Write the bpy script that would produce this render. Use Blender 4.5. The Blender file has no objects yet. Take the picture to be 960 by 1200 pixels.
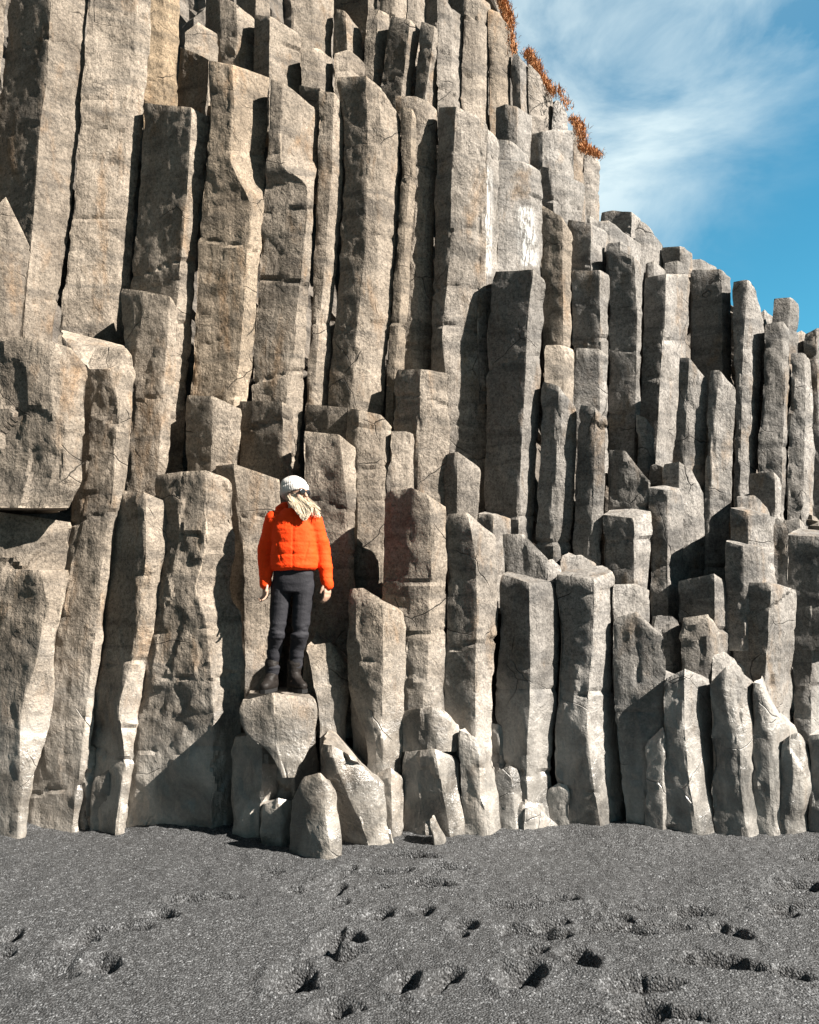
import bpy, bmesh, math, random
import numpy as np
from mathutils import Vector, Matrix, Euler
random.seed(7)
R = math.radians
S = bpy.context.scene
COL = S.collection

# ---------------------------------------------------------------- camera, sky, sun, exposure
CAM_H = 1.91
FPX = 1000.0                      # focal length in pixels of the 960 x 1200 photograph
PITCH = math.atan(90 / FPX)
cd = bpy.data.cameras.new('camera'); cam = bpy.data.objects.new('camera', cd); COL.objects.link(cam)
cd.sensor_fit = 'VERTICAL'; cd.sensor_height = 36; cd.lens = 36 * FPX / 1200
cd.clip_start = 0.05; cd.clip_end = 3000
cam.location = (0, 0, CAM_H); cam.rotation_euler = (R(90) + PITCH, 0, 0)
S.camera = cam

SUN_AZ, SUN_EL = 65.5, 38.0       # degrees to the right of the direction the cliff faces, and above the horizon
w = bpy.data.worlds.new('World'); S.world = w; w.use_nodes = True
N, L = w.node_tree.nodes, w.node_tree.links
N.clear()
def nd(tree, typ, **kw):
    n = tree.nodes.new(typ)
    for k, v in kw.items(): setattr(n, k, v)
    return n
T = w.node_tree
out = nd(T, 'ShaderNodeOutputWorld'); bg = nd(T, 'ShaderNodeBackground'); bg.inputs[1].default_value = 0.05
sky = nd(T, 'ShaderNodeTexSky', sky_type='NISHITA', sun_disc=False)
sky.sun_elevation = R(SUN_EL); sky.sun_rotation = R(180 - SUN_AZ)
sky.air_density = 1.0; sky.dust_density = 0.4; sky.ozone_density = 1.6
tc = nd(T, 'ShaderNodeTexCoord')
mp = nd(T, 'ShaderNodeMapping'); mp.inputs['Scale'].default_value = (1.0, 1.0, 1.7)
mp.inputs['Rotation'].default_value = (R(0), R(-35), R(0)); mp.inputs['Location'].default_value = (7.7, 0.2, 1.4)
n1 = nd(T, 'ShaderNodeTexNoise'); n1.inputs['Scale'].default_value = 4.6; n1.inputs['Detail'].default_value = 7
n1.inputs['Roughness'].default_value = 0.58; n1.inputs['Distortion'].default_value = 0.5
rp = nd(T, 'ShaderNodeValToRGB'); rp.color_ramp.elements[0].position = 0.36; rp.color_ramp.elements[1].position = 0.64
# cirrus is densest in a band across this part of the sky
band = nd(T, 'ShaderNodeVectorMath', operation='DOT_PRODUCT')
bv = Vector((-0.62, 0.15, 0.78)).normalized(); band.inputs[1].default_value = bv
mr = nd(T, 'ShaderNodeMapRange'); mr.inputs['From Min'].default_value = 0.15; mr.inputs['From Max'].default_value = 0.37
mr.interpolation_type = 'SMOOTHSTEP'
add = nd(T, 'ShaderNodeMath', operation='MULTIPLY_ADD'); add.inputs[1].default_value = 0.8
mu = nd(T, 'ShaderNodeMath', operation='MULTIPLY')
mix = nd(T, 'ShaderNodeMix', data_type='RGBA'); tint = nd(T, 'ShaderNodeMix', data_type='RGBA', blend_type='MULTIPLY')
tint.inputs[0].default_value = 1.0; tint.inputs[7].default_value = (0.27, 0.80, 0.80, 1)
mix.inputs[7].default_value = (4.3, 5.0, 5.1, 1)
T.links.new(tc.outputs['Generated'], mp.inputs[0]); T.links.new(mp.outputs[0], n1.inputs['Vector'])
T.links.new(tc.outputs['Generated'], band.inputs[0]); T.links.new(band.outputs['Value'], mr.inputs['Value'])
T.links.new(n1.outputs['Fac'], rp.inputs[0]); T.links.new(rp.outputs[0], add.inputs[0])
add.inputs[2].default_value = 0.10
T.links.new(add.outputs[0], mu.inputs[0]); T.links.new(mr.outputs[0], mu.inputs[1])
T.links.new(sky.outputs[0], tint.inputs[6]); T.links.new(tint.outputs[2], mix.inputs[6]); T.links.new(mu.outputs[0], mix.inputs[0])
# sky dimming added behind the camera to cut fill on shaded faces
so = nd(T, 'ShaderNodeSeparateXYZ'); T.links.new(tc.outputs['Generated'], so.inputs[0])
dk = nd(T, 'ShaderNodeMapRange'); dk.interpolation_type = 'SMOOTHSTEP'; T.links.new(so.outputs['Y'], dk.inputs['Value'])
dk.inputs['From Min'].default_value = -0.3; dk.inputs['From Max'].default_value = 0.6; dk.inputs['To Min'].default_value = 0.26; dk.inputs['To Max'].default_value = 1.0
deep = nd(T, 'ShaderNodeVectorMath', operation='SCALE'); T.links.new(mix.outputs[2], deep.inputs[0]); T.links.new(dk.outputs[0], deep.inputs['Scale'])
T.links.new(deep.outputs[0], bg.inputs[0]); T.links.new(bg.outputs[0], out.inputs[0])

sd = bpy.data.lights.new('sun', 'SUN'); sun = bpy.data.objects.new('sun', sd); COL.objects.link(sun)
sd.energy = 5.0; sd.angle = R(0.5); sd.color = (1.0, 0.925, 0.835)
az, el = R(SUN_AZ), R(SUN_EL)
SUNDIR = Vector((math.sin(az) * math.cos(el), -math.cos(az) * math.cos(el), math.sin(el)))
sun.rotation_euler = SUNDIR.to_track_quat('Z', 'Y').to_euler(); sun.location = (8, -6, 9)
S.view_settings.view_transform = 'Standard'; S.view_settings.look = 'None'
S.view_settings.exposure = 2.07; S.view_settings.gamma = 1.0; S.view_settings.use_curve_mapping = False
S.render.engine = 'CYCLES'; S.cycles.diffuse_bounces = 2

# ---------------------------------------------------------------- helpers
_cp, _sp = math.cos(PITCH), math.sin(PITCH)
def ray(px, py):
    """slopes (X/Y, dZ/Y) of the line of sight through a pixel"""
    u, v = (px - 480) / FPX, (600 - py) / FPX
    y = _cp - v * _sp; z = _sp + v * _cp
    return u / y, z / y
def at(px, py, Y):
    k, m = ray(px, py); return Vector((k * Y, Y, CAM_H + m * Y))
def ground_depth(py):
    k, m = ray(480, py); return -CAM_H / m

def _hash(ix, iy, iz):
    h = (ix.astype(np.uint32) * np.uint32(374761393) + iy.astype(np.uint32) * np.uint32(668265263) + iz.astype(np.uint32) * np.uint32(2147483647 // 3))
    h = (h ^ (h >> np.uint32(13))) * np.uint32(1274126177)
    h = h ^ (h >> np.uint32(16))
    return (h & np.uint32(0xffff)).astype(np.float64) / 32767.5 - 1.0
def vnoise(p):
    i = np.floor(p).astype(np.int64); f = p - i; f = f * f * f * (f * (f * 6 - 15) + 10)
    r = 0
    for a in (0, 1):
        wa = f[:, 0] if a else 1 - f[:, 0]
        for b in (0, 1):
            wb = f[:, 1] if b else 1 - f[:, 1]
            for c in (0, 1):
                wc = f[:, 2] if c else 1 - f[:, 2]
                r = r + wa * wb * wc * _hash(i[:, 0] + a, i[:, 1] + b, i[:, 2] + c)
    return r
def fbm(p, freq, octv=3, off=0.0, gain=0.5):
    r = 0; a = 1.0; t = 0; q = p * freq + off
    for _ in range(octv):
        r = r + a * vnoise(q); t += a; a *= gain; q = q * 2.03 + 17.3
    return r / t * 1.6

def chips(p, size, seed, tilt=1.0):
    """angular broken skin: every cell of a jittered lattice is a plane with its own tilt"""
    q = p / size; i0 = np.floor(q).astype(np.int64); best = np.full(len(p), 1e9); out_ = np.zeros(len(p)); k = int(seed * 7) % 9973
    for a in (-1, 0, 1):
        for b in (-1, 0, 1):
            for c in (-1, 0, 1):
                i = i0 + np.array([a, b, c]); x, y, z = i[:, 0] + k, i[:, 1] - k, i[:, 2]
                cx = i + 0.5 + 0.45 * np.stack([_hash(x, y, z), _hash(y, z, x + 5), _hash(z, x, y + 9)], 1)
                d = ((q - cx) ** 2).sum(1); m = d < best
                if not m.any(): continue
                g = np.stack([_hash(x + 3, y, z), _hash(x, y + 3, z), _hash(x, y, z + 3)], 1)
                v = ((q - cx) * g).sum(1) * tilt + 0.55 * _hash(x + 11, y + 7, z)
                best = np.where(m, d, best); out_ = np.where(m, v, out_)
    return out_
def mesh_from(name, V, F, smooth=True, attr=None):
    me = bpy.data.meshes.new(name); me.from_pydata([tuple(v) for v in V.tolist()] if isinstance(V, np.ndarray) else V, [], F)
    me.validate(); me.update()
    if smooth: me.polygons.foreach_set('use_smooth', [True] * len(me.polygons))
    if attr:
        for k, a in attr.items():
            at_ = me.attributes.new(k, 'FLOAT', 'POINT'); at_.data.foreach_set('value', np.asarray(a, dtype=np.float32))
    return me
def link(name, me, mat=None, loc=None, parent=None):
    o = bpy.data.objects.new(name, me); COL.objects.link(o)
    if mat is not None and me is not None: me.materials.append(mat)
    if loc is not None: o.location = loc
    if parent is not None: o.parent = parent
    return o
def tag(o, label=None, cat=None, group=None, kind=None):
    if label: o['label'] = label
    if cat: o['category'] = cat
    if group: o['group'] = group
    if kind: o['kind'] = kind
    return o

# ---------------------------------------------------------------- materials
def mat(name):
    m = bpy.data.materials.new(name); m.use_nodes = True
    t = m.node_tree; b = t.nodes['Principled BSDF']; return m, t, b
def noise(t, vec, scale, detail=4, rough=0.55, dist=0.0):
    n = nd(t, 'ShaderNodeTexNoise'); n.inputs['Scale'].default_value = scale; n.inputs['Detail'].default_value = detail
    n.inputs['Roughness'].default_value = rough; n.inputs['Distortion'].default_value = dist
    t.links.new(vec, n.inputs['Vector']); return n.outputs['Fac']
def ramp(t, fac, stops):
    r = nd(t, 'ShaderNodeValToRGB'); cr = r.color_ramp
    cr.elements[0].position = stops[0][0]; cr.elements[1].position = stops[-1][0]
    for p, c in stops[1:-1]: cr.elements.new(p)
    for e, (p, c) in zip(cr.elements, stops): e.position = p; e.color = (c if len(c) == 4 else (*c, 1)) if isinstance(c, tuple) else (c, c, c, 1)
    t.links.new(fac, r.inputs[0]); return r.outputs[0]
def mixc(t, fac, a, b, mode='MIX'):
    m = nd(t, 'ShaderNodeMix', data_type='RGBA', blend_type=mode)
    for i, v in ((0, fac), (6, a), (7, b)):
        if hasattr(v, 'links') or isinstance(v, bpy.types.NodeSocket): t.links.new(v, m.inputs[i])
        else: m.inputs[i].default_value = v if i == 0 else ((*v, 1) if len(v) == 3 else v)
    return m.outputs[2]
def math_(t, op, a, b=0.0):
    m = nd(t, 'ShaderNodeMath', operation=op)
    for i, v in ((0, a), (1, b)):
        if isinstance(v, bpy.types.NodeSocket): t.links.new(v, m.inputs[i])
        else: m.inputs[i].default_value = v
    return m.outputs[0]
def mapping(t, vec, sc, rot=(0, 0, 0)):
    m = nd(t, 'ShaderNodeMapping'); m.inputs['Scale'].default_value = sc; m.inputs['Rotation'].default_value = rot
    t.links.new(vec, m.inputs[0]); return m.outputs[0]

def basalt_material():
    m, t, b = mat('basalt')
    geo = nd(t, 'ShaderNodeNewGeometry'); P = geo.outputs['Position']
    oi = nd(t, 'ShaderNodeObjectInfo')
    # shift the pattern from column to column so nothing runs on across joints
    sh = nd(t, 'ShaderNodeVectorMath', operation='MULTIPLY_ADD'); t.links.new(oi.outputs['Random'], sh.inputs[0])
    sh.inputs[1].default_value = (13.1, 7.7, 23.3); t.links.new(P, sh.inputs[2]); Q = sh.outputs[0]
    big = noise(t, mapping(t, Q, (1, 1, 0.7)), 2.2, 5, 0.6, 0.6)
    base = ramp(t, big, [(0.3, (0.093, 0.0806, 0.06758)), (0.5, (0.155, 0.1364, 0.1159)), (0.7, (0.217, 0.1922, 0.1655))])
    ochre = ramp(t, noise(t, mapping(t, Q, (1.3, 1.3, 0.45)), 2.9, 5, 0.65, 0.4), [(0.55, 0.0), (0.72, 0.75)])
    base = mixc(t, ochre, base, (0.155, 0.1023, 0.05952))
    # weathered darker bands that run across a column
    bands = ramp(t, noise(t, mapping(t, Q, (0.7, 0.7, 3.4)), 1.7, 4, 0.6, 0.5), [(0.36, 1.0), (0.5, 0.0)])
    base = mixc(t, math_(t, 'MULTIPLY', bands, 0.55), base, (0.0403, 0.03844, 0.03596))
    lich = ramp(t, noise(t, Q, 9, 6, 0.7), [(0.56, 0.0), (0.68, 0.55)])
    base = mixc(t, lich, base, (0.186, 0.1674, 0.1457))
    spk = ramp(t, noise(t, Q, 80, 4, 0.75), [(0.32, 0.5), (0.5, 1.05), (0.68, 1.45)])
    base = mixc(t, 0.8, base, spk, 'MULTIPLY')
    grit = ramp(t, noise(t, Q, 34, 5, 0.75), [(0.36, 0.4), (0.5, 1.0), (0.64, 1.3)])
    base = mixc(t, 0.75, base, grit, 'MULTIPLY')
    # fine cracks
    vo = nd(t, 'ShaderNodeTexVoronoi', feature='DISTANCE_TO_EDGE'); vo.inputs['Scale'].default_value = 1.25
    wq = mixc(t, 0.16, mapping(t, Q, (1, 1, 1.25)), nd(t, 'ShaderNodeTexNoise').outputs['Color'], 'ADD')
    wn = [n for n in t.nodes if n.bl_idname == 'ShaderNodeTexNoise'][-1]; wn.inputs['Scale'].default_value = 4.0; t.links.new(Q, wn.inputs['Vector'])
    t.links.new(wq, vo.inputs['Vector'])
    gate = ramp(t, noise(t, Q, 1.6, 2), [(0.55, 0.0), (0.60, 1.0)])
    crack = math_(t, 'MULTIPLY', ramp(t, vo.outputs['Distance'], [(0.0, 1.0), (0.0055, 0.0)]), gate)
    base = mixc(t, math_(t, 'MULTIPLY', crack, 0.75), base, (0.0186, 0.01736, 0.0155))
    # worn arrises are paler, concave creases are darker
    edge = ramp(t, geo.outputs['Pointiness'], [(0.42, (0.62, 0.62, 0.62)), (0.495, (1, 1, 1)), (0.53, (1.0, 1.0, 1.0)), (0.58, (1.6, 1.58, 1.54))])
    base = mixc(t, 0.9, base, edge, 'MULTIPLY')
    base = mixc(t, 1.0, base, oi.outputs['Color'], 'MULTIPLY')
    # wave-washed foot of the cliff: polished, a little greyer
    sep = nd(t, 'ShaderNodeSeparateXYZ'); t.links.new(P, sep.inputs[0])
    hz = math_(t, 'ADD', sep.outputs['Z'], math_(t, 'MULTIPLY', noise(t, Q, 1.5, 3), 1.4))
    foot = ramp(t, math_(t, 'MULTIPLY', hz, 0.25), [(0.30, 1.0), (0.56, 0.0)])
    wash = mixc(t, 0.55, base, mixc(t, ramp(t, big, [(0.4, 0.0), (0.6, 1.0)]), (0.055, 0.054, 0.051), (0.30, 0.285, 0.262)))
    base = mixc(t, foot, base, wash)
    # bird lime
    sa = nd(t, 'ShaderNodeAttribute', attribute_name='stain')
    st = math_(t, 'MULTIPLY', sa.outputs['Fac'], ramp(t, noise(t, mapping(t, P, (6, 6, 1)), 6, 7, 0.8), [(0.44, 0.0), (0.56, 0.95)]))
    base = mixc(t, st, base, (0.465, 0.465, 0.4534))
    t.links.new(base, b.inputs['Base Color'])
    t.links.new(ramp(t, foot, [(0.0, 0.86), (1.0, 0.32)]), b.inputs['Roughness'])
    t.links.new(ramp(t, foot, [(0.0, 0.22), (1.0, 0.8)]), b.inputs['Specular IOR Level'])
    h1 = noise(t, Q, 24, 6, 0.72, 0.3); h2 = noise(t, mapping(t, Q, (1, 1, 0.8)), 7, 5, 0.62, 0.5); h3 = noise(t, Q, 70, 3, 0.6)
    patch = ramp(t, noise(t, Q, 3.1, 4, 0.6, 0.3), [(0.40, 0.35), (0.60, 1.25)])
    h4 = noise(t, mapping(t, Q, (9, 9, 0.9)), 2.2, 4, 0.6)
    vf = nd(t, 'ShaderNodeTexVoronoi', feature='F1'); vf.inputs['Scale'].default_value = 5.5; t.links.new(mapping(t, wq, (1, 1, 0.7)), vf.inputs['Vector'])
    hh = math_(t, 'ADD', math_(t, 'MULTIPLY', math_(t, 'MULTIPLY', h1, 0.62), patch), math_(t, 'ADD', math_(t, 'MULTIPLY', h2, 1.3), math_(t, 'MULTIPLY', h3, 0.2)))
    hh = math_(t, 'ADD', hh, math_(t, 'ADD', math_(t, 'MULTIPLY', h4, 0.5), math_(t, 'MULTIPLY', vf.outputs['Distance'], 0.8)))
    hh = math_(t, 'SUBTRACT', hh, math_(t, 'MULTIPLY', crack, 0.8))
    bp = nd(t, 'ShaderNodeBump'); bp.inputs['Distance'].default_value = 0.021
    t.links.new(ramp(t, foot, [(0.0, 1.0), (1.0, 0.7)]), bp.inputs['Strength'])
    t.links.new(hh, bp.inputs['Height']); t.links.new(bp.outputs[0], b.inputs['Normal'])
    return m
BASALT = basalt_material()

def simple(name, col, rough=0.7, bump=None, var=None):
    m, t, b = mat(name); b.inputs['Roughness'].default_value = rough
    tcn = nd(t, 'ShaderNodeTexCoord'); P = tcn.outputs['Object']
    c = (*col, 1)
    if var:
        f = noise(t, P, var[0], 4); cc = mixc(t, f, tuple(x * (1 - var[1]) for x in col), tuple(min(1, x * (1 + var[1])) for x in col))
        t.links.new(cc, b.inputs['Base Color'])
    else: b.inputs['Base Color'].default_value = c
    if bump:
        bp = nd(t, 'ShaderNodeBump'); bp.inputs['Distance'].default_value = bump[1]; t.links.new(noise(t, P, bump[0], 4), bp.inputs['Height'])
        t.links.new(bp.outputs[0], b.inputs['Normal'])
    return m

# ---------------------------------------------------------------- black sand beach
def sand_material():
    m, t, b = mat('black_sand'); geo = nd(t, 'ShaderNodeNewGeometry'); P = geo.outputs['Position']
    big = noise(t, P, 1.3, 4, 0.6)
    vo = nd(t, 'ShaderNodeTexVoronoi'); vo.inputs['Scale'].default_value = 82; t.links.new(P, vo.inputs['Vector'])
    bw = nd(t, 'ShaderNodeSeparateColor'); t.links.new(vo.outputs['Color'], bw.inputs[0])
    v2 = nd(t, 'ShaderNodeTexVoronoi'); v2.inputs['Scale'].default_value = 170; t.links.new(P, v2.inputs['Vector'])
    bw2 = nd(t, 'ShaderNodeSeparateColor'); t.links.new(v2.outputs['Color'], bw2.inputs[0])
    g1 = ramp(t, bw.outputs[0], [(0.0, (0.006591, 0.006692, 0.006692)), (0.5, (0.02763, 0.02805, 0.02805)), (0.84, (0.07855, 0.07975, 0.07975)), (1.0, (0.2167, 0.22, 0.22))])
    g2 = ramp(t, bw2.outputs[1], [(0.0, (0.01093, 0.01109, 0.01109)), (0.6, (0.03955, 0.04015, 0.04015)), (1.0, (0.13, 0.132, 0.132))])
    c = mixc(t, 0.5, g1, g2)
    c = mixc(t, 0.6, c, ramp(t, big, [(0.3, 0.8), (0.7, 1.2)]), 'MULTIPLY')
    c = mixc(t, 1.0, c, (0.72, 0.735, 0.765), 'MULTIPLY')
    t.links.new(c, b.inputs['Base Color']); b.inputs['Roughness'].default_value = 0.75; b.inputs['Specular IOR Level'].default_value = 0.4
    c = mixc(t, 1.0, c, ramp(t, noise(t, P, 120, 2, 0.9), [(0.34, 0.25), (0.5, 1.0), (0.66, 2.4)]), 'MULTIPLY'); t.links.new(c, b.inputs['Base Color'])
    h = math_(t, 'ADD', math_(t, 'MULTIPLY', vo.outputs['Distance'], -0.9), math_(t, 'MULTIPLY', noise(t, P, 60, 4, 0.7), 1.0))
    bp = nd(t, 'ShaderNodeBump'); bp.inputs['Distance'].default_value = 0.012; bp.inputs['Strength'].default_value = 1.0
    t.links.new(h, bp.inputs['Height']); t.links.new(bp.outputs[0], b.inputs['Normal'])
    return m
def ground_z(X, Y):
    p = np.stack([X, Y, 0 * X], 1)
    z = 0.035 * fbm(p, 0.7, 2, 3.1) + 0.010 * fbm(p, 3.0, 3, 9.4)
    z = z + 0.05 * np.clip((Y - 5.9) / 1.1, 0, 1) ** 2 * (0.7 + 1.2 * fbm(p, 1.1, 2, 8.8)) * (Y < 30)
    near = np.clip(1 - (np.abs(X) + np.abs(Y - 5)) / 400, 0, 1)
    return z * near
# footprints: pixel centre, length and width in metres, direction, depth
PRINTS = [(343,1142,.22,.14,80,.075),(385,1180,.20,.10,60,.055),(389,1100,.24,.07,70,.05),(397,1113,.18,.08,10,.05),(415,1095,.16,.06,-60,.045),
 (438,1070,.15,.08,30,.045),(392,1060,.15,.06,45,.045),(390,1030,.26,.06,60,.05),(440,1040,.14,.05,10,.035),(519,1017,.22,.09,0,.05),(485,1005,.25,.07,-10,.04),
 (500,1036,.30,.07,-10,.055),(474,1002,.3,.07,0,.04),(497,1066,.10,.08,0,.045),(545,1084,.12,.09,60,.05),(541,1096,.08,.05,60,.03),(520,1147,.17,.08,40,.05),(507,1160,.12,.06,50,.035),
 (612,1143,.20,.13,30,.06),(618,1118,.14,.06,0,.035),(681,1128,.22,.10,-80,.065),(657,1054,.15,.07,-10,.05),(645,1083,.18,.07,0,.045),(637,1098,.20,.08,-8,.055),
 (600,1060,.28,.06,0,.025),(610,1090,.24,.07,-5,.025),(748,1060,.30,.05,-5,.035),(725,1074,.18,.05,0,.035),(737,1091,.24,.07,-8,.055),(775,1083,.45,.05,-12,.045),(700,1090,.2,.05,0,.025),
 (805,1062,.24,.05,-5,.045),(812,1068,.22,.04,0,.04),(858,1092,.14,.12,30,.055),(840,1089,.18,.07,0,.025),(930,1040,.26,.08,0,.045),(928,1064,.26,.05,-5,.05),(910,1072,.22,.07,0,.03),
 (862,1138,.50,.06,-18,.06),(845,1128,.2,.05,-20,.045),(740,1160,.25,.10,0,.035),(773,1160,.2,.05,0,.04),(752,1192,.14,.14,60,.06),(790,1196,.26,.06,-12,.055),
 (105,1098,.12,.08,0,.055),(88,1112,.2,.09,30,.03),(117,1140,.15,.08,0,.06),(14,1100,.14,.06,-70,.045),(184,1079,.14,.07,0,.045),(145,1094,.22,.08,10,.025),(260,1057,.16,.06,0,.045),(222,1060,.2,.08,0,.025),
 (317,1024,.12,.04,0,.035),(348,1044,.12,.05,20,.04),(470,1153,.14,.11,10,.055),(395,1043,.2,.05,80,.03),(446,1022,.24,.05,-5,.04),(0,1124,.1,.08,0,.04),(950,1006,.16,.08,0,.045),(60,1145,.2,.12,0,.02)]
def sm(lo, hi, a, b, fine, coarse):
    x = [lo]; 
    xs = list(np.concatenate([-(np.geomspace(0.05, abs(lo - a), coarse))[::-1] + a, np.arange(a, b, fine), b + np.geomspace(0.05, abs(hi - b), coarse)]))
    return np.array(xs)
gx = sm(-450, 450, -3.4, 3.4, 0.0125, 26); gy = sm(-450, 450, 3.2, 6.8, 0.0125, 26)
GX, GY = np.meshgrid(gx, gy); X = GX.ravel(); Y = GY.ravel(); Z = ground_z(X, Y)
for (px, py, ln, wd, ang, dp) in PRINTS:
    Yd = ground_depth(py); c = at(px, py, Yd); a = R(ang)
    s_ = np.where((np.abs(X - c.x) < .8) & (np.abs(Y - c.y) < .8))[0]
    dx = X[s_] - c.x; dy = Y[s_] - c.y
    u = dx * math.cos(a) + dy * math.sin(a); v = -dx * math.sin(a) + dy * math.cos(a)
    q = np.stack([X[s_], Y[s_], 0 * dx], 1)
    wob = 1 + 0.30 * fbm(q, 9, 3, px)
    d = np.sqrt((u / (ln * .56)) ** 2 + (v / (wd * .80)) ** 2) * wob
    Z[s_] += -dp * 2.9 * np.exp(-np.power(d, 3.5)) + dp * 0.22 * np.exp(-((d - 1.5) / .35) ** 2)
q = np.stack([X, Y, 0 * X], 1); inn = (np.abs(X) < 5) & (Y > 2.5) & (Y < 8)
Z[inn] += 0.005 * fbm(q[inn], 22, 2, 1.7) + 0.018 * np.clip(fbm(q[inn], 4.5, 3, 5.5), -1, 0.2)
nx, ny = len(gx), len(gy)
ii = np.arange(nx * ny).reshape(ny, nx)
F = np.stack([ii[:-1, :-1].ravel(), ii[:-1, 1:].ravel(), ii[1:, 1:].ravel(), ii[1:, :-1].ravel()], 1)
me = bpy.data.meshes.new('beach'); me.vertices.add(nx * ny); me.vertices.foreach_set('co', np.stack([X, Y, Z], 1).ravel())
me.loops.add(F.size); me.loops.foreach_set('vertex_index', F.ravel().astype(np.int32))
me.polygons.add(len(F)); me.polygons.foreach_set('loop_start', np.arange(0, F.size, 4, dtype=np.int32))
me.update(calc_edges=True); me.validate(); me.polygons.foreach_set('use_smooth', [True] * len(me.polygons))
tag(link('beach', me, sand_material()), 'dark grey gravelly black sand beach dotted with footprints', kind='structure')

# ---------------------------------------------------------------- cliff core behind the columns
SKY = [(-900, -420), (-300, -300), (300, -160), (560, -60), (598, 20), (612, 90), (640, 140), (680, 205), (700, 275), (745, 290), (790, 325), (850, 355), (885, 385), (900, 410), (930, 425), (960, 430), (1010, 430), (1300, 470), (2300, 560)]
sx, sy = [p[0] for p in SKY], [p[1] for p in SKY]
def core_depth(px, py):
    d = np.interp(py, [-400, -100, 0, 120, 300, 450, 600, 700, 850, 1000], [14.2, 12.4, 11.6, 10.7, 10.2, 9.6, 8.9, 8.3, 7.8, 7.7])
    return d + 0.0009 * np.clip(px - 600, 0, 2000) + np.where(px > 560, np.interp(py, [100, 400, 600], [0.4, 0.35, 0.1]), 0)
def build_core():
    cols = np.arange(-900, 2300, 11.0); nr = 110
    V = []
    for px in cols:
        top = np.interp(px, sx, sy)
        for j in range(nr):
            py = top + (1040 - top) * j / (nr - 1); V.append(tuple(at(px, py, float(core_depth(px, py)))))
    V = np.array(V)
    cell = np.floor(V[:, 0] / 0.42 + 0.2 * np.floor(V[:, 2] / 1.3)); fr = (V[:, 0] / 0.42 + 0.2 * np.floor(V[:, 2] / 1.3)) - cell
    V[:, 1] += -0.22 * (1 - np.abs(fr - .5) * 2) + 0.14 * _hash(cell, np.floor(V[:, 2] / 0.9), cell * 0) + 0.06 * fbm(V, 3, 3)
    n = len(cols); F = [(i * nr + j, i * nr + j + 1, (i + 1) * nr + j + 1, (i + 1) * nr + j) for i in range(n - 1) for j in range(nr - 1)]
    # plateau behind the crest
    base = len(V); back = V[::nr].copy(); back[:, 1] += 60; back[:, 2] = np.minimum(back[:, 2], 40); V = np.vstack([V, back])
    F += [(base + i, i * nr, (i + 1) * nr, base + i + 1) for i in range(n - 1)]
    return mesh_from('cliff', V, F, smooth=False, attr={'stain': np.zeros(len(V))})
core = tag(link('cliff', build_core(), BASALT), 'rock mass of the cliff behind the columns', kind='structure'); core.color = (0.6, 0.6, 0.6, 1)

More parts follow.
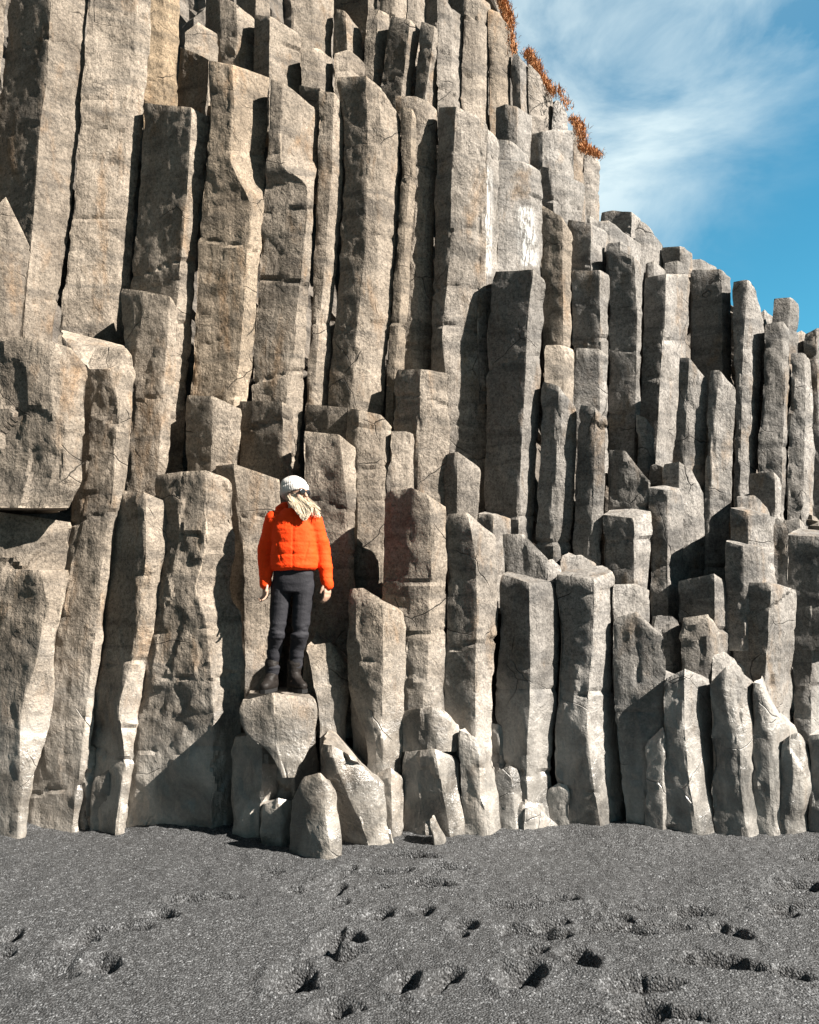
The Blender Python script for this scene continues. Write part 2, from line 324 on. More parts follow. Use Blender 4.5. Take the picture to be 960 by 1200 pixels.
# ---------------------------------------------------------------- basalt columns
ANG = {'D': -42, 'd': -33, 'n': -25, 'o': -17, 'm': -12, 'l': 15, 'b': 40, 'B': 48}
DOFF = 0.25
STREAKS = []
def edge_depths(D, fac, pts):
    km = [ray(*p)[0] for p in pts]; X_, Y_ = [km[0]], [1.0]
    for i in range(len(fac)):
        a = R(ANG[fac[i]]); k = km[i + 1]; den = math.cos(a) - k * math.sin(a)
        if den < 0.22: a *= 0.6; den = math.cos(a) - k * math.sin(a)
        tt = (k * Y_[-1] - X_[-1]) / den; X_.append(X_[-1] + tt * math.cos(a)); Y_.append(Y_[-1] + tt * math.sin(a))
    return D * Y_[0] / min(Y_), D * Y_[-1] / min(Y_)
PLAN = []
def column(*a, **k): PLAN.append((a, dict(k)))
def settle():
    """neighbouring columns of one tier share an arris: pull their depths together, then build them all"""
    n = len(PLAN); D0 = []
    for a, k in PLAN: D0.append(ground_depth(k['base']) if k.get('base') else a[1] + DOFF)
    Dc = list(D0)
    def row_at(a, y):
        rws = [(min(p[1] for p in a[3]), [p[0] for p in a[3]])] + [(r[0], list(r[1:])) for r in a[4]]
        if y < rws[0][0] - 4 or y > rws[-1][0]: return None
        return [float(np.interp(y, [q[0] for q in rws], [q[1][i] for q in rws])) for i in range(len(rws[0][1]))]
    pairs = []
    for i in range(n):
        for j in range(n):
            if i == j or abs(D0[i] - D0[j]) > 0.5: continue
            y0 = max(min(p[1] for p in PLAN[i][0][3]), min(p[1] for p in PLAN[j][0][3])); y1 = min(PLAN[i][0][4][-1][0], PLAN[j][0][4][-1][0])
            if y1 - y0 < 25: continue
            y = y0 + min(60, (y1 - y0) / 2); ri, rj = row_at(PLAN[i][0], y), row_at(PLAN[j][0], y)
            if ri and rj and abs(ri[-1] - rj[0]) < 8:
                _, eR = edge_depths(1, PLAN[i][0][2], [(x, y) for x in ri]); eL, _ = edge_depths(1, PLAN[j][0][2], [(x, y) for x in rj])
                pairs.append((i, j, eR, eL))
    order = []                                            # what stands in front stays in front
    for i in range(n):
        ti = min(p[1] for p in PLAN[i][0][3])
        for j in range(n):
            if i == j or D0[j] - D0[i] < 0.06 or D0[j] - D0[i] > 1.2: continue
            y = ti + 12; ri, rj = row_at(PLAN[i][0], y), row_at(PLAN[j][0], y)
            if not ri or not rj: continue
            if min(ri[-1], rj[-1]) - max(ri[0], rj[0]) > 9: order.append((i, j, min(0.24, D0[j] - D0[i])))
    lim = [0.0 if PLAN[i][1].get('fix') else 0.10 if PLAN[i][1].get('base') else 0.45 for i in range(n)]
    for it in range(150):
        acc = [0.0] * n; cnt = [0.3] * n
        for i, j, eR, eL in pairs:
            g = 0.06 - (Dc[j] * eL - Dc[i] * eR)
            if g > 0: acc[j] += g * .5; acc[i] -= g * .5; cnt[i] += 1; cnt[j] += 1
        for i, j, m in order:
            g = m - (Dc[j] - Dc[i])
            if g > 0: acc[j] += g * 1.5; acc[i] -= g * 1.5; cnt[i] += 3; cnt[j] += 3
        for i in range(n): Dc[i] = max(D0[i] - lim[i], min(D0[i] + lim[i], Dc[i] + .8 * acc[i] / cnt[i] + 0.03 * (D0[i] - Dc[i])))
    for (a, k), d in zip(PLAN, Dc): k['settled'] = d; build_column(*a, **k)
def build_column(label, D, fac, top, rows, base=None, settled=None, bk=0.0, c=1.0, tan=0.0, wear=None, down=0.45, name='basalt_column', cat='basalt column', joints=True, streak=None, fix=False, inset=0.2, group='basalt columns of the cliff', thick=0.95, rough=1.0, lean=0.0):
    sid = abs(hash((round(top[0][0]), round(top[0][1]), len(label)))) % 99991 * 0.137
    rnd = random.Random(int(sid * 10))
    D = settled if settled else (ground_depth(base) if base else D + DOFF)
    n = len(fac)
    ctrl = []
    for ri, row in enumerate([None] + list(rows)):
        pts = top if ri == 0 else [(x, row[0]) for x in row[1:]]
        assert len(pts) == n + 1, (label, ri)
        km = [ray(*p) for p in pts]
        X_, Y_ = [km[0][0]], [1.0]
        for i in range(n):
            a = R(ANG[fac[i]]); k = km[i + 1][0]
            den = math.cos(a) - k * math.sin(a)
            if den < 0.22: a = a * 0.6; den = math.cos(a) - k * math.sin(a)
            tt = (k * Y_[-1] - X_[-1]) / den
            X_.append(X_[-1] + tt * math.cos(a)); Y_.append(Y_[-1] + tt * math.sin(a))
        s = (D + lean * ri) / min(Y_)
        P = [Vector((X_[i] * s, Y_[i] * s, CAM_H + km[i][1] * Y_[i] * s)) for i in range(n + 1)]
        W = P[-1].x - P[0].x
        yb = max(P[0].y, P[-1].y, D + thick * W * 0.6) + 0.30 * W + 0.05
        kR, kL = km[-1][0], km[0][0]
        zt = sum(p.z for p in P) / len(P)
        dz = bk if ri == 0 else 0.0
        bR = Vector((kR * yb - inset * W, yb, P[-1].z + dz)); bL = Vector((kL * yb + inset * W, yb, P[0].z + dz))
        ctrl.append(P + [bR, bL])
    # extend downwards
    last = ctrl[-1]; ext = 0.5 if base else down
    ctrl.append([Vector((p.x, p.y, p.z - ext)) for p in last])
    C = np.array([[tuple(p) for p in r] for r in ctrl])            # rows x corners x 3
    nr, nc = C.shape[:2]
    sp = 0.0036 * D
    # perimeter resample
    A = []; corner = []
    for i in range(nc):
        j = (i + 1) % nc; ln = np.linalg.norm(C[:, i, :2] - C[:, j, :2], axis=1).mean()
        k = max(3, int(ln / (sp if i < nc - 3 else sp * 2.2)))
        e_ = min(0.008 / max(ln, .02), 0.2)
        ts = [0.0, e_] + [q_ / k for q_ in range(1, k)] + [1 - e_]
        for f_ in ts: A.append((i, j, f_)); corner.append(min(f_, 1 - f_) * ln)
    M = len(A); corner = np.array(corner)
    G = np.array([[C[r, i] * (1 - f) + C[r, j] * f for (i, j, f) in A] for r in range(nr)])
    # vertical resample
    rings = []; 
    for r in range(nr - 1):
        dz = abs((G[r, :, 2] - G[r + 1, :, 2]).mean()); k = max(2, int(dz / (sp * 1.25)))
        for q_ in range(k): rings.append(G[r] * (1 - q_ / k) + G[r + 1] * q_ / k)
    rings.append(G[-1]); V = np.array(rings); H = len(V)
    # round corners and kinks
    for _ in range(1): V = 0.5 * V + 0.25 * (np.roll(V, 1, 1) + np.roll(V, -1, 1))
    for _ in range(5): V[1:-1] = 0.5 * V[1:-1] + 0.25 * (V[:-2] + V[2:])
    tan_ = np.roll(V, -1, 1) - np.roll(V, 1, 1); nrm = np.stack([tan_[..., 1], -tan_[..., 0], 0 * tan_[..., 0]], -1)
    nrm /= np.linalg.norm(nrm, axis=-1, keepdims=True) + 1e-9
    cen = V.mean(1, keepdims=True); sgn = np.sign(((V - cen) * nrm).sum(-1).mean()); nrm *= sgn
    pf = V.reshape(-1, 3); zc = pf[:, 2]
    wz = np.clip(1 - (zc - 0.4) / 1.5, 0, 1) * 0.8 if wear is None else np.full(len(pf), wear)
    wz = wz * min(1.0, (C[:, n, 0] - C[:, 0, 0]).mean() / 0.5)
    wl = 0.7 + 0.3 * D / 7
    disp = 0.006 * wl * fbm(pf, 1.6, 2, sid) + 0.0045 * rough * chips(pf * np.array([1, 1, .55]) + .02 * fbm(pf, 5, 2)[:, None], 0.17, sid) + 0.0035 * rough * fbm(pf, 9, 3, sid + 5) + 0.0025 * fbm(pf, 26, 2, sid + 9)
    rdg = 1 - np.abs(fbm(pf * np.array([1, 1, .6]), 3.1, 2, sid + 71)) * 2
    disp += wz * (0.016 * fbm(pf * np.array([1, 1, .7]), 2.2, 2, sid + 31) + 0.010 * fbm(pf, 6, 3, sid + 37) + 0.012 * rdg + 0.034 * chips(pf * np.array([1, 1, .6]) + .05 * fbm(pf, 3, 2)[:, None], 0.27, sid + 3))
    # flaked scars: shallow terraces knocked out of the faces
    fl = fbm(pf * np.array([1, 1, .8]), 3.3, 3, sid + 51); disp -= 0.010 * rough * np.clip((fl - 0.22) * 3.5, 0, 1)
    # chipped arrises
    cw = np.exp(-(np.tile(corner, H) / 0.022) ** 2)
    disp -= cw * 0.016 * np.clip(fbm(pf, 5.5, 3, sid + 13) + 0.15, 0, 1)
    shift = np.zeros_like(pf)
    if joints:
        z = pf[:, 2].max() - rnd.uniform(0.15, 0.8)
        zmin = pf[:, 2].min()
        while z > zmin:
            tilt_x, tilt_y = rnd.uniform(-.3, .3), rnd.uniform(-.3, .3)
            zz = z + tilt_x * (pf[:, 0] - cen[0, 0, 0]) + tilt_y * (pf[:, 1] - D) + 0.02 * fbm(pf, 4, 2, sid + z)
            dd = pf[:, 2] - zz; g = rnd.choice([0.4, 0.7, 1.0, 1.4])
            disp -= g * 0.016 * np.exp(-(dd / 0.013) ** 2)
            sv = np.array([rnd.uniform(-1, 1), rnd.uniform(-1, 1), 0]) * 0.007 * g
            shift += sv * (dd < 0)[:, None]
            z -= rnd.choice([0.16, 0.25, 0.38, 0.55, 0.8]) * (D / 7)
    V = (pf + nrm.reshape(-1, 3) * disp[:, None] + shift).reshape(H, M, 3)
    # worn top edge
    c0 = V[0].mean(0); bev = 0.006 + 0.012 * np.clip(fbm(V[0], 5, 2, sid + 3) + .4, 0, 1) + (0.012 if wear else 0)
    dirv = (c0 - V[0]); dirv[:, 2] = 0; dl = np.linalg.norm(dirv, axis=1, keepdims=True) + 1e-9; dirv /= dl
    for r_, f_, z_ in ((0, 1.0, 0.0), (1, 0.25, 0.15)):
        if r_ < H - 1: V[r_] += dirv * (bev * f_)[:, None]; V[r_, :, 2] -= bev * z_
    # top surface
    caps = []
    top0 = V[0].copy(); ncap = 5
    for q_ in range(1, ncap):
        f = (q_ / ncap); ring = top0 * (1 - f) + c0 * f
        ring[:, 2] += 0.022 * fbm(ring, 4, 3, sid + 21) * min(1, f * 2) + 0.01 * f
        caps.append(ring)
    cc = c0.copy(); cc[2] += 0.01
    bot = V[-1].mean(0)
    allv = np.vstack([cc[None]] + caps[::-1] + [V.reshape(-1, 3)] + [bot[None]])
    F = []; nring = len(caps) + H
    for j in range(M): F.append((0, 1 + j, 1 + (j + 1) % M))
    for r_ in range(nring - 1):
        b0 = 1 + r_ * M; b1 = b0 + M
        for j in range(M): F.append((b0 + j, b1 + j, b1 + (j + 1) % M, b0 + (j + 1) % M))
    lb = 1 + (nring - 1) * M; bi = len(allv) - 1
    for j in range(M): F.append((lb + j, bi, lb + (j + 1) % M))
    if sgn < 0: F = [f[::-1] for f in F]
    stain = np.zeros(len(allv))
    if streak:
        for (xa, ya, xb, yb_, hw) in streak:
            dy = allv[:, 1]; px = 480 + FPX * allv[:, 0] / (dy * _cp + (allv[:, 2] - CAM_H) * _sp)
            py = 600 - FPX * ((allv[:, 2] - CAM_H) * _cp - dy * _sp) / (dy * _cp + (allv[:, 2] - CAM_H) * _sp)
            tt = np.clip((py - ya) / (yb_ - ya), 0, 1); xm = xa + (xb - xa) * tt
            m_ = np.clip(1.4 - np.abs(px - xm) / hw, 0, 1) * ((py > ya) & (py < yb_))
            stain = np.maximum(stain, m_)
    org = np.array([allv[:, 0].mean(), allv[:, 1].mean(), max(allv[:, 2].min(), 0.0)])
    me = mesh_from(name, allv - org, F, attr={'stain': stain})
    bm = bmesh.new(); bm.from_mesh(me); bmesh.ops.recalc_face_normals(bm, faces=bm.faces); bm.to_mesh(me); bm.free()
    me.set_sharp_from_angle(angle=R(20))
    o = link(name, me, BASALT, Vector(org))
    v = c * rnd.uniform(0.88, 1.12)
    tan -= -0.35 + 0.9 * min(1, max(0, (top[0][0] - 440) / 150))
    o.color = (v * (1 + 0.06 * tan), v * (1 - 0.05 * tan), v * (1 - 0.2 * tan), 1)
    tag(o, label, cat, group, 'thing')
    return o
K = column
def boulder(label, D, fac, top, rows, **kw):
    kw.setdefault('wear', 0.9); kw.setdefault('joints', False)
    return column(label, D, fac, top, rows, name='boulder', cat='rock', group='worn rocks at the foot of the cliff', **kw)
# ---- crest and upper tiers (far)
K('small shaded column at the top edge between two pale columns, left part of the crest', 9.9, 'db', [(277,-30),(300,-30),(318,-25)], [(60,275,300,315)])
K('pale column cut by the top edge of the photo, above the flat-topped tall column', 9.5, 'dmb', [(241,-10),(259,-6),(277,2),(299,22)], [(80,240,258,280,299)])
K('small pale block-topped column above the dark recess beside the second tall column', 9.2, 'lb', [(216,38),(232,24),(257,40)], [(80,216,234,257)])
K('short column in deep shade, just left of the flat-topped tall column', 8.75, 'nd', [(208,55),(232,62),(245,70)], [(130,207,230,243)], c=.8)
K('column with narrow dark side and pale slanting head, behind the flat-topped tall column', 9.0, 'db', [(297,16),(316,18),(353,40)], [(110,297,316,353)])
K('broad pale column at the top edge above the slanting pale head', 9.6, 'lb', [(340,-25),(368,-28),(392,-20)], [(70,341,366,391)])
K('short pale pointed column wedged above the third tall column', 9.1, 'lb', [(353,58),(372,55),(392,70)], [(115,353,374,391)])
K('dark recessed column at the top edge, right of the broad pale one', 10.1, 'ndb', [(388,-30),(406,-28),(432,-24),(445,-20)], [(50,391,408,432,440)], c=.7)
K('pale sharp-shouldered column under the dark recess of the crest', 9.35, 'nb', [(391,9),(405,12),(426,38)], [(75,391,408,425)])
K('small pale rock-topped column just above the dark-sided fifth tall column', 8.95, 'lb', [(391,62),(411,57),(430,76)], [(110,391,411,428)])
K('slim pale column of the upper tier leaning right, with broken head', 9.0, 'mb', [(430,11),(445,9),(459,17)], [(105,423,436,446)])
K('upper-tier column with dark rough face and bright right strip', 8.85, 'nb', [(457,18),(481,22),(494,35)], [(118,444,470,480)])
K('upper-tier column with shaded left face, second right of the slim broken-headed one', 8.9, 'nb', [(493,25),(510,30),(520,46)], [(135,481,495,512)])
K('broken rough stub at the top edge above the dark rough-faced column', 9.6, 'mb', [(444,-22),(462,-24),(480,-14)], [(35,446,464,478)])
K('pale column with dark right-hand neighbour at the top edge, centre of the crest', 9.5, 'lb', [(477,-28),(489,-30),(501,-25)], [(60,477,489,499)])
K('dark-faced column at the top edge, centre of the crest', 9.4, 'db', [(498,-25),(514,-22),(530,-20)], [(40,498,513,524)])
K('pale column under the top edge with a small notch in its left face', 9.0, 'lb', [(512,-14),(529,12),(547,20)], [(135,512,530,545)])
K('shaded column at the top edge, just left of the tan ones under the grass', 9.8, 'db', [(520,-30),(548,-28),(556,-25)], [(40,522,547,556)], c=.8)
K('tall pale column of the upper tier with flaking face, below the top edge', 9.05, 'lb', [(544,-14),(561,-4),(576,5)], [(145,539,560,573)], tan=.5)
K('tan-stained column next to the sky, below the orange grass', 9.25, 'lb', [(572,10),(584,13),(600,34)], [(150,573,583,599)], tan=1)
K('darker column on the skyline, right of the tan-stained one', 9.4, 'nb', [(599,61),(609,64),(623,80)], [(155,599,612,622)])
K('pale column on the skyline with dry grass on its head', 9.7, 'lb', [(619,74),(632,86),(649,116)], [(165,619,634,650)], tan=.5)
K('squat block-headed column with dark left side, below the tan-stained column', 8.85, 'dmb', [(580,126),(592,122),(606,124),(624,136)], [(178,580,592,606,622)])
K('tiny pale pinnacle on the skyline notch', 9.5, 'lb', [(647,119),(655,116),(666,131)], [(168,647,655,666)])
K('column with black left face standing out of the crest, facing the sky', 8.9, 'dlb', [(616,159),(636,153),(655,150),(674,153)], [(235,616,636,655,674)])
K('tan column on the skyline with rusty grass, left of the last crest column', 9.35, 'lb', [(671,143),(679,147),(687,160)], [(255,671,679,687)], tan=.8)
K('last crest column before the skyline drops, with grassy head', 9.2, 'lb', [(684,180),(694,177),(704,190)], [(262,680,692,703)], tan=.3)
K('rough pale column with dark left edge, below the crest corner', 8.7, 'dlb', [(633,195),(647,197),(662,204),(686,216)], [(275,633,648,664,688)])
K('small broken stub between the crest corner and the stepped ridge', 8.95, 'nb', [(674,250),(692,252),(706,262)], [(285,674,692,704)])
K('low dark-headed column on the ridge, first after the skyline drop', 9.3, 'ndb', [(703,249),(718,246),(741,248),(753,256)], [(290,703,718,740,753)])
K('pale sloping-headed column below the dark-headed one of the ridge', 8.8, 'lb', [(692,260),(714,258),(752,286)], [(345,692,716,752)], bk=.1)
K('pale column on the ridge falling steeply to the right', 9.35, 'lb', [(744,256),(758,262),(779,288)], [(335,744,758,779)])
K('block-headed ridge column with dark left face, above the long dark-sided columns', 9.0, 'dlb', [(775,290),(797,288),(804,289),(813,297)], [(340,776,797,804,812)])
K('small pale stub tucked behind the dark-sided column of the ridge', 8.75, 'mb', [(755,309),(767,305),(781,317)], [(345,755,768,779)])
K('low stub left of the wide flat-headed ridge column', 8.9, 'mb', [(778,308),(794,305),(809,312)], [(340,778,794,807)])
K('small pale stub on the ridge behind the wide flat-headed column', 9.3, 'lb', [(808,303),(822,303),(841,314)], [(340,808,822,838)])
K('column head on the skyline far right, standing alone', 8.95, 'mb', [(907,350),(927,348),(937,356)], [(430,897,921,934)])
K('low rounded stub on the far right skyline beside the lone column head', 9.25, 'mb', [(884,372),(896,362),(912,375)], [(420,884,898,912)])
K('tiny pale stub at the far right skyline', 9.2, 'lb', [(933,390),(939,387),(947,392)], [(430,933,939,946)])

# ---- the very tall columns, left to centre
K('pale sliver of a column at the left top corner', 7.9, 'lb', [(-60,-40),(-20,-42),(12,-38)], [(100,-70,-28,0),(300,-85,-45,-12)])
K('huge left column with dark rough face and wide pale right face', 7.95, 'nb', [(14,-40),(62,-42),(106,-38)], [(97,2,54,98),(150,-6,46,93),(275,-20,37,80),(385,-32,26,63)])
K('widest pale column, cut by the top edge, second from the left', 8.0, 'lb', [(105,-40),(162,-42),(179,-38)], [(67,98,158,176),(167,91,148,165),(260,83,140,157),(340,73,135,152),(420,62,128,146)])
K('tan column in half shade behind the widest pale one', 8.7, 'lb', [(172,-38),(194,-40),(212,-35)], [(135,168,192,209)], tan=1)
K('dark-faced column with flat broken head and narrow pale side, left tall group', 7.9, 'nb', [(170,121),(225,125),(245,137)], [(200,164,221,241),(262,160,216,234),(345,152,209,229),(460,143,201,220),(570,134,193,215)])
K('flat-topped tall column with brown lower face and kinked pale side', 7.6, 'mb', [(243,70),(273,75),(317,91)], [(145,244,274,313),(190,240,268,311),(235,235,292,309),(330,230,288,303),(420,226,281,297),(500,220,270,290)], tan=.4)
K('tall column with large smooth pale head and rough grey face below', 7.55, 'mb', [(317,92),(333,97),(376,131)], [(150,315,330,375),(196,311,331,372),(215,311,362,370),(300,304,356,366),(400,299,346,361),(500,296,336,358),(575,293,331,356)])
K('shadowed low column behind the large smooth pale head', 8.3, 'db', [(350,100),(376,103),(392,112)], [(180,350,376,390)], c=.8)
K('slender tall column with twin pale faces, left of the dark-sided one', 7.6, 'mb', [(373,106),(392,108),(406,127)], [(200,374,390,403),(300,369,382,397),(370,363,375,391),(490,357,366,382)])
K('tallest centre column with black banded left face and pale front', 7.5, 'nlb', [(393,90),(429,88),(449,103),(471,137)], [(167,403,430,450,470),(283,398,428,442,464),(383,391,418,436,457),(500,381,408,426,448)])
K('very slim tall column squeezed beside the pale-fronted tallest one', 7.75, 'mb', [(469,126),(483,127),(489,140)], [(200,471,481,488),(300,464,474,484),(400,457,467,477),(460,452,462,473)], tan=.4)
K('recessed tall column, half shaded, left of the white-streaked one', 8.15, 'mlb', [(462,112),(488,112),(502,118),(514,130)], [(220,474,488,500,512),(400,470,480,492,506),(470,468,478,490,504)])
K('tall column with black left face, grey grainy front and notch near its head', 7.68, 'Dll', [(512,126),(534,124),(560,134),(573,146)], [(200,511,530,563,573),(300,508,527,561,569),(393,505,516,562,569),(470,503,524,560,572),(600,500,524,552,567)], thick=.6)
K('pale column with long white bird-lime streak, behind the grey grainy front', 7.95, 'lb', [(556,141),(572,150),(586,164)], [(320,560,571,585),(420,560,571,585)], streak=[(569,196,569,322,7)])
K('pale column with short white streak, above the big black-faced column', 8.05, 'lb', [(583,186),(622,190),(636,201)], [(330,583,624,637)], streak=[(616,244,621,312,10)])
K('small pale ledge block just above the short-streaked column', 8.4, 'mb', [(582,163),(598,163),(620,182)], [(205,582,600,619)])
K('tall brownish column with bright thin right edge, right of the streaked pair', 8.4, 'nb', [(633,240),(660,254),(672,272)], [(330,635,660,670),(420,636,661,670)], tan=.9)
K('column with dark head and bright slanting side, behind the brownish one', 8.7, 'nb', [(663,257),(693,261),(712,271)], [(340,664,692,706)])
K('mid-height column with dark square face and slim bright side', 8.3, 'nb', [(670,317),(703,316),(714,322)], [(400,670,704,713),(430,671,705,713)])
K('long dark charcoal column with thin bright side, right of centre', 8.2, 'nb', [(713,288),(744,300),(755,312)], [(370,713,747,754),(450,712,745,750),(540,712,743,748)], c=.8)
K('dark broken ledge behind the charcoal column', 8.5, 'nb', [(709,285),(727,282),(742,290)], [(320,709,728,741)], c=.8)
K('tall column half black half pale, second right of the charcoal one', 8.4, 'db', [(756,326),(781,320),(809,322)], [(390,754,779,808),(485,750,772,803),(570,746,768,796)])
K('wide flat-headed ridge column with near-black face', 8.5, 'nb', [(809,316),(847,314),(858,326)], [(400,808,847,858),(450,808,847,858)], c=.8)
K('tall ridge column right of the wide flat-headed one, leaning pale side', 8.6, 'dlb', [(857,330),(876,327),(882,330),(895,362)], [(400,858,872,884,896),(450,861,870,882,893),(570,861,868,878,887)])
K('tall rough column on the far right with a broken cube-like head', 8.3, 'mb', [(896,380),(918,376),(928,386)], [(440,895,921,927),(510,889,918,925),(620,888,918,922)], rough=1.6)
K('stack-like column of short joints near the right edge', 8.55, 'mb', [(927,414),(943,413),(950,421)], [(450,927,944,950),(470,925,942,954),(490,925,945,952),(520,923,943,956),(565,922,942,954),(625,921,940,952)], rough=1.6)
K('dark column at the right edge on the skyline', 8.6, 'nb', [(942,392),(957,384),(990,388)], [(520,944,960,990)], c=.8)
K('dark column at the right edge below the skyline one', 8.3, 'nb', [(951,500),(972,498),(995,505)], [(640,951,972,995)], c=.8)

# ---- middle tiers
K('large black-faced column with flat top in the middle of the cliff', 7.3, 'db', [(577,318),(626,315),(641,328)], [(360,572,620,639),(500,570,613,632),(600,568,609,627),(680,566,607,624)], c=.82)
K('tan half-hidden column between the big black-faced one and its right neighbour', 7.9, 'lb', [(638,404),(660,404),(673,410)], [(500,638,660,672)], tan=.8)
K('column with dark left face and stepped right shoulder, beside the big black-faced one', 7.3, 'dl', [(635,447),(655,452),(678,478)], [(540,632,652,676),(640,627,648,670),(700,625,646,668)])
K('grey column with rounded worn head, above the slim black one', 7.9, 'mb', [(671,407),(703,408),(713,417)], [(500,671,703,713)])
K('slim column with black left face and thin pale side, middle tier', 7.3, 'dl', [(678,474),(698,477),(713,492)], [(530,677,698,712),(600,673,695,709),(665,671,694,706)], c=.82)
K('dark hunched rough column with notched head, middle right', 7.55, 'nm', [(711,527),(733,528),(762,564)], [(580,711,738,761),(625,711,738,761)], rough=1.7, c=.82)
K('small round-headed column behind the hunched rough one', 7.9, 'mb', [(746,486),(757,490),(768,505)], [(570,746,760,767)])
K('pale slim column with narrow dark side and sloping head, middle right', 7.7, 'dl', [(796,419),(808,419),(830,443)], [(500,791,804,829),(600,784,800,827),(680,782,798,825)])
K('pale slim column just right of the sloping-headed one, same height', 7.7, 'dl', [(830,434),(843,433),(863,455)], [(500,829,837,860),(600,825,832,856),(660,824,830,853)])
K('column with small dark block on its left shoulder, foot of the pale slim pair', 7.5, 'dlb', [(776,544),(796,541),(812,552),(828,584)], [(640,776,795,815,828),(730,775,792,815,826)])
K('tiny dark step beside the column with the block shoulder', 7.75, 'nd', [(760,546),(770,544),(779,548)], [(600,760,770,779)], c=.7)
K('pale-fronted column with dark rough left strip, directly under the block shoulder', 7.2, 'nb', [(759,571),(783,575),(800,573)], [(640,761,783,803),(740,762,783,806)], bk=.04)
K('small square dark-faced column with bright side, right of the pale slim pair', 7.6, 'db', [(876,555),(908,553),(917,561)], [(590,877,909,916),(640,877,909,916)])
K('bright slanting rock wedge under the small square column', 7.3, 'lb', [(862,582),(884,580),(920,609)], [(640,862,884,920)], bk=.1)
K('cube-like column with dark left face beneath the slanting wedge', 7.05, 'dlb', [(855,595),(877,600),(900,603),(921,611)], [(650,857,877,900,920)], bk=.05)
K('low cube with dark left and pale right, below the other cube on the right', 6.95, 'dlb', [(849,634),(871,640),(888,641),(904,642)], [(700,849,872,888,903)], bk=.05)
K('low shaded column between the cubes and the right edge', 7.15, 'mn', [(899,612),(912,606),(925,617)], [(700,899,912,924)])
K('tiny block perched on the terrace near the right edge', 7.5, 'nb', [(917,610),(938,608),(945,614)], [(650,917,938,945)])
K('dark block with bright flat top at the right edge', 7.05, 'nb', [(920,627),(970,629),(995,632)], [(700,920,970,995)], bk=.09, c=.82)
K('column with bright flat top and dark rough front, below the hunched rough one', 6.95, 'nb', [(706,603),(743,607),(766,600)], [(640,707,745,765),(700,708,745,760)], bk=.09)
K('pale narrow column under the bright-topped one', 6.9, 'lb', [(718,685),(745,684),(762,692)], [(760,718,745,761)])
K('rounded pale block between two dark-faced columns, lower right', 6.87, 'lb', [(764,722),(788,722),(808,737)], [(800,764,790,810)], wear=.6)
K('tan rounded block under the dark overhanging one', 6.8, 'mb', [(798,724),(832,720),(845,731)], [(800,798,833,843)], wear=.6, tan=.4)
K('column with near-black square left face and slender pale side, lower right', 7.0, 'db', [(794,681),(838,672),(858,684)], [(720,794,838,858),(820,796,840,858)], c=.8)
K('broad column with black face and pale right side, lower right', 6.85, 'db', [(857,682),(904,683),(938,692)], [(760,857,902,932),(800,860,897,930),(890,862,898,933)], c=.8, bk=.03)
K('low pale-topped block at the right edge above the black-faced pair', 7.0, 'lb', [(934,684),(960,684),(992,690)], [(740,936,960,990)], bk=.08)
K('black-faced column touching the right edge, lower tier', 6.75, 'db', [(927,714),(951,710),(985,716)], [(780,928,953,985),(890,933,952,980)], c=.8)
K('square column with half dark half pale front, centre of the middle terrace', 7.35, 'dl', [(462,433),(493,432),(527,437)], [(508,459,490,526),(640,456,486,522)])
K('little column with dark left side at the foot of the grey grainy front', 7.1, 'dl', [(521,532),(536,529),(564,548)], [(570,521,536,562),(650,521,535,558)])
K('dark ledge-like block above and right of the person', 7.35, 'nm', [(358,474),(384,475),(410,478)], [(570,358,384,410)], c=.8)
K('column with three faces and bright right edge, behind the one beside the person', 7.2, 'dlb', [(406,478),(421,480),(447,486),(461,501)], [(555,408,420,451,457),(600,410,421,450,455),(720,408,418,446,452)])
K('pale block-headed column between the three-faced one and the square one', 7.25, 'lb', [(457,505),(478,505),(497,513)], [(640,457,478,495)])
K('rough grey column with pale right strip directly right of the person', 7.0, 'mb', [(356,505),(398,509),(418,525)], [(600,356,408,418),(690,356,410,418),(800,355,408,415)])
K('tall bright column with black left face, two columns right of the person', 6.6, 'dmb', [(451,577),(481,571),(503,580),(523,594)], [(640,450,480,507,523),(720,447,476,503,525),(790,447,477,501,523),(860,447,480,500,521)])
K('lower column with bright cut head and sunlit right face, right of the person knees', 6.47, 'dmb', [(406,690),(422,689),(447,702),(475,714)], [(725,407,421,449,475),(765,407,422,449,477),(815,409,434,448,474),(870,430,440,449,472),(980,430,440,449,471)], wear=.3)
K('grey rough column with broad pale curving right side, centre of the lower tier', 6.55, 'nb', [(521,602),(548,600),(582,626)], [(650,523,558,583),(730,525,559,585),(793,520,557,578),(870,522,558,577)], wear=.2)
K('small pale-topped stub behind the broad curving column', 7.2, 'nb', [(560,602),(578,603),(609,610)], [(660,560,578,609)], bk=.06)
K('rough crouching stub left of the jointed column head', 7.1, 'mm', [(589,626),(614,626),(644,656)], [(700,590,614,643)], rough=1.6)
K('tiny pale stub filling the gap by the jointed column head', 7.1, 'lb', [(638,657),(648,655),(660,664)], [(710,638,648,660)])
K('near-black and white column of the lower tier, sharp middle arris', 6.72, 'db', [(585,673),(620,683),(655,682)], [(764,585,622,656),(827,580,622,654),(865,582,619,650),(900,590,618,648),(950,600,620,652),(975,606,622,662)], base=974, c=.82, wear=.15, bk=.05)
K('pale cap stone behind the jointed column, lower right of centre', 7.0, 'lb', [(656,652),(682,650),(701,661)], [(700,656,682,700)], bk=.05)
K('column with deep horizontal joint below its head and curving pale side', 6.65, 'nb', [(650,673),(697,679),(722,670)], [(704,651,697,720),(709,654,697,717),(760,655,694,716),(810,652,690,718),(850,650,687,724),(905,650,692,732),(972,658,704,743)], base=976, wear=.25, bk=.06)
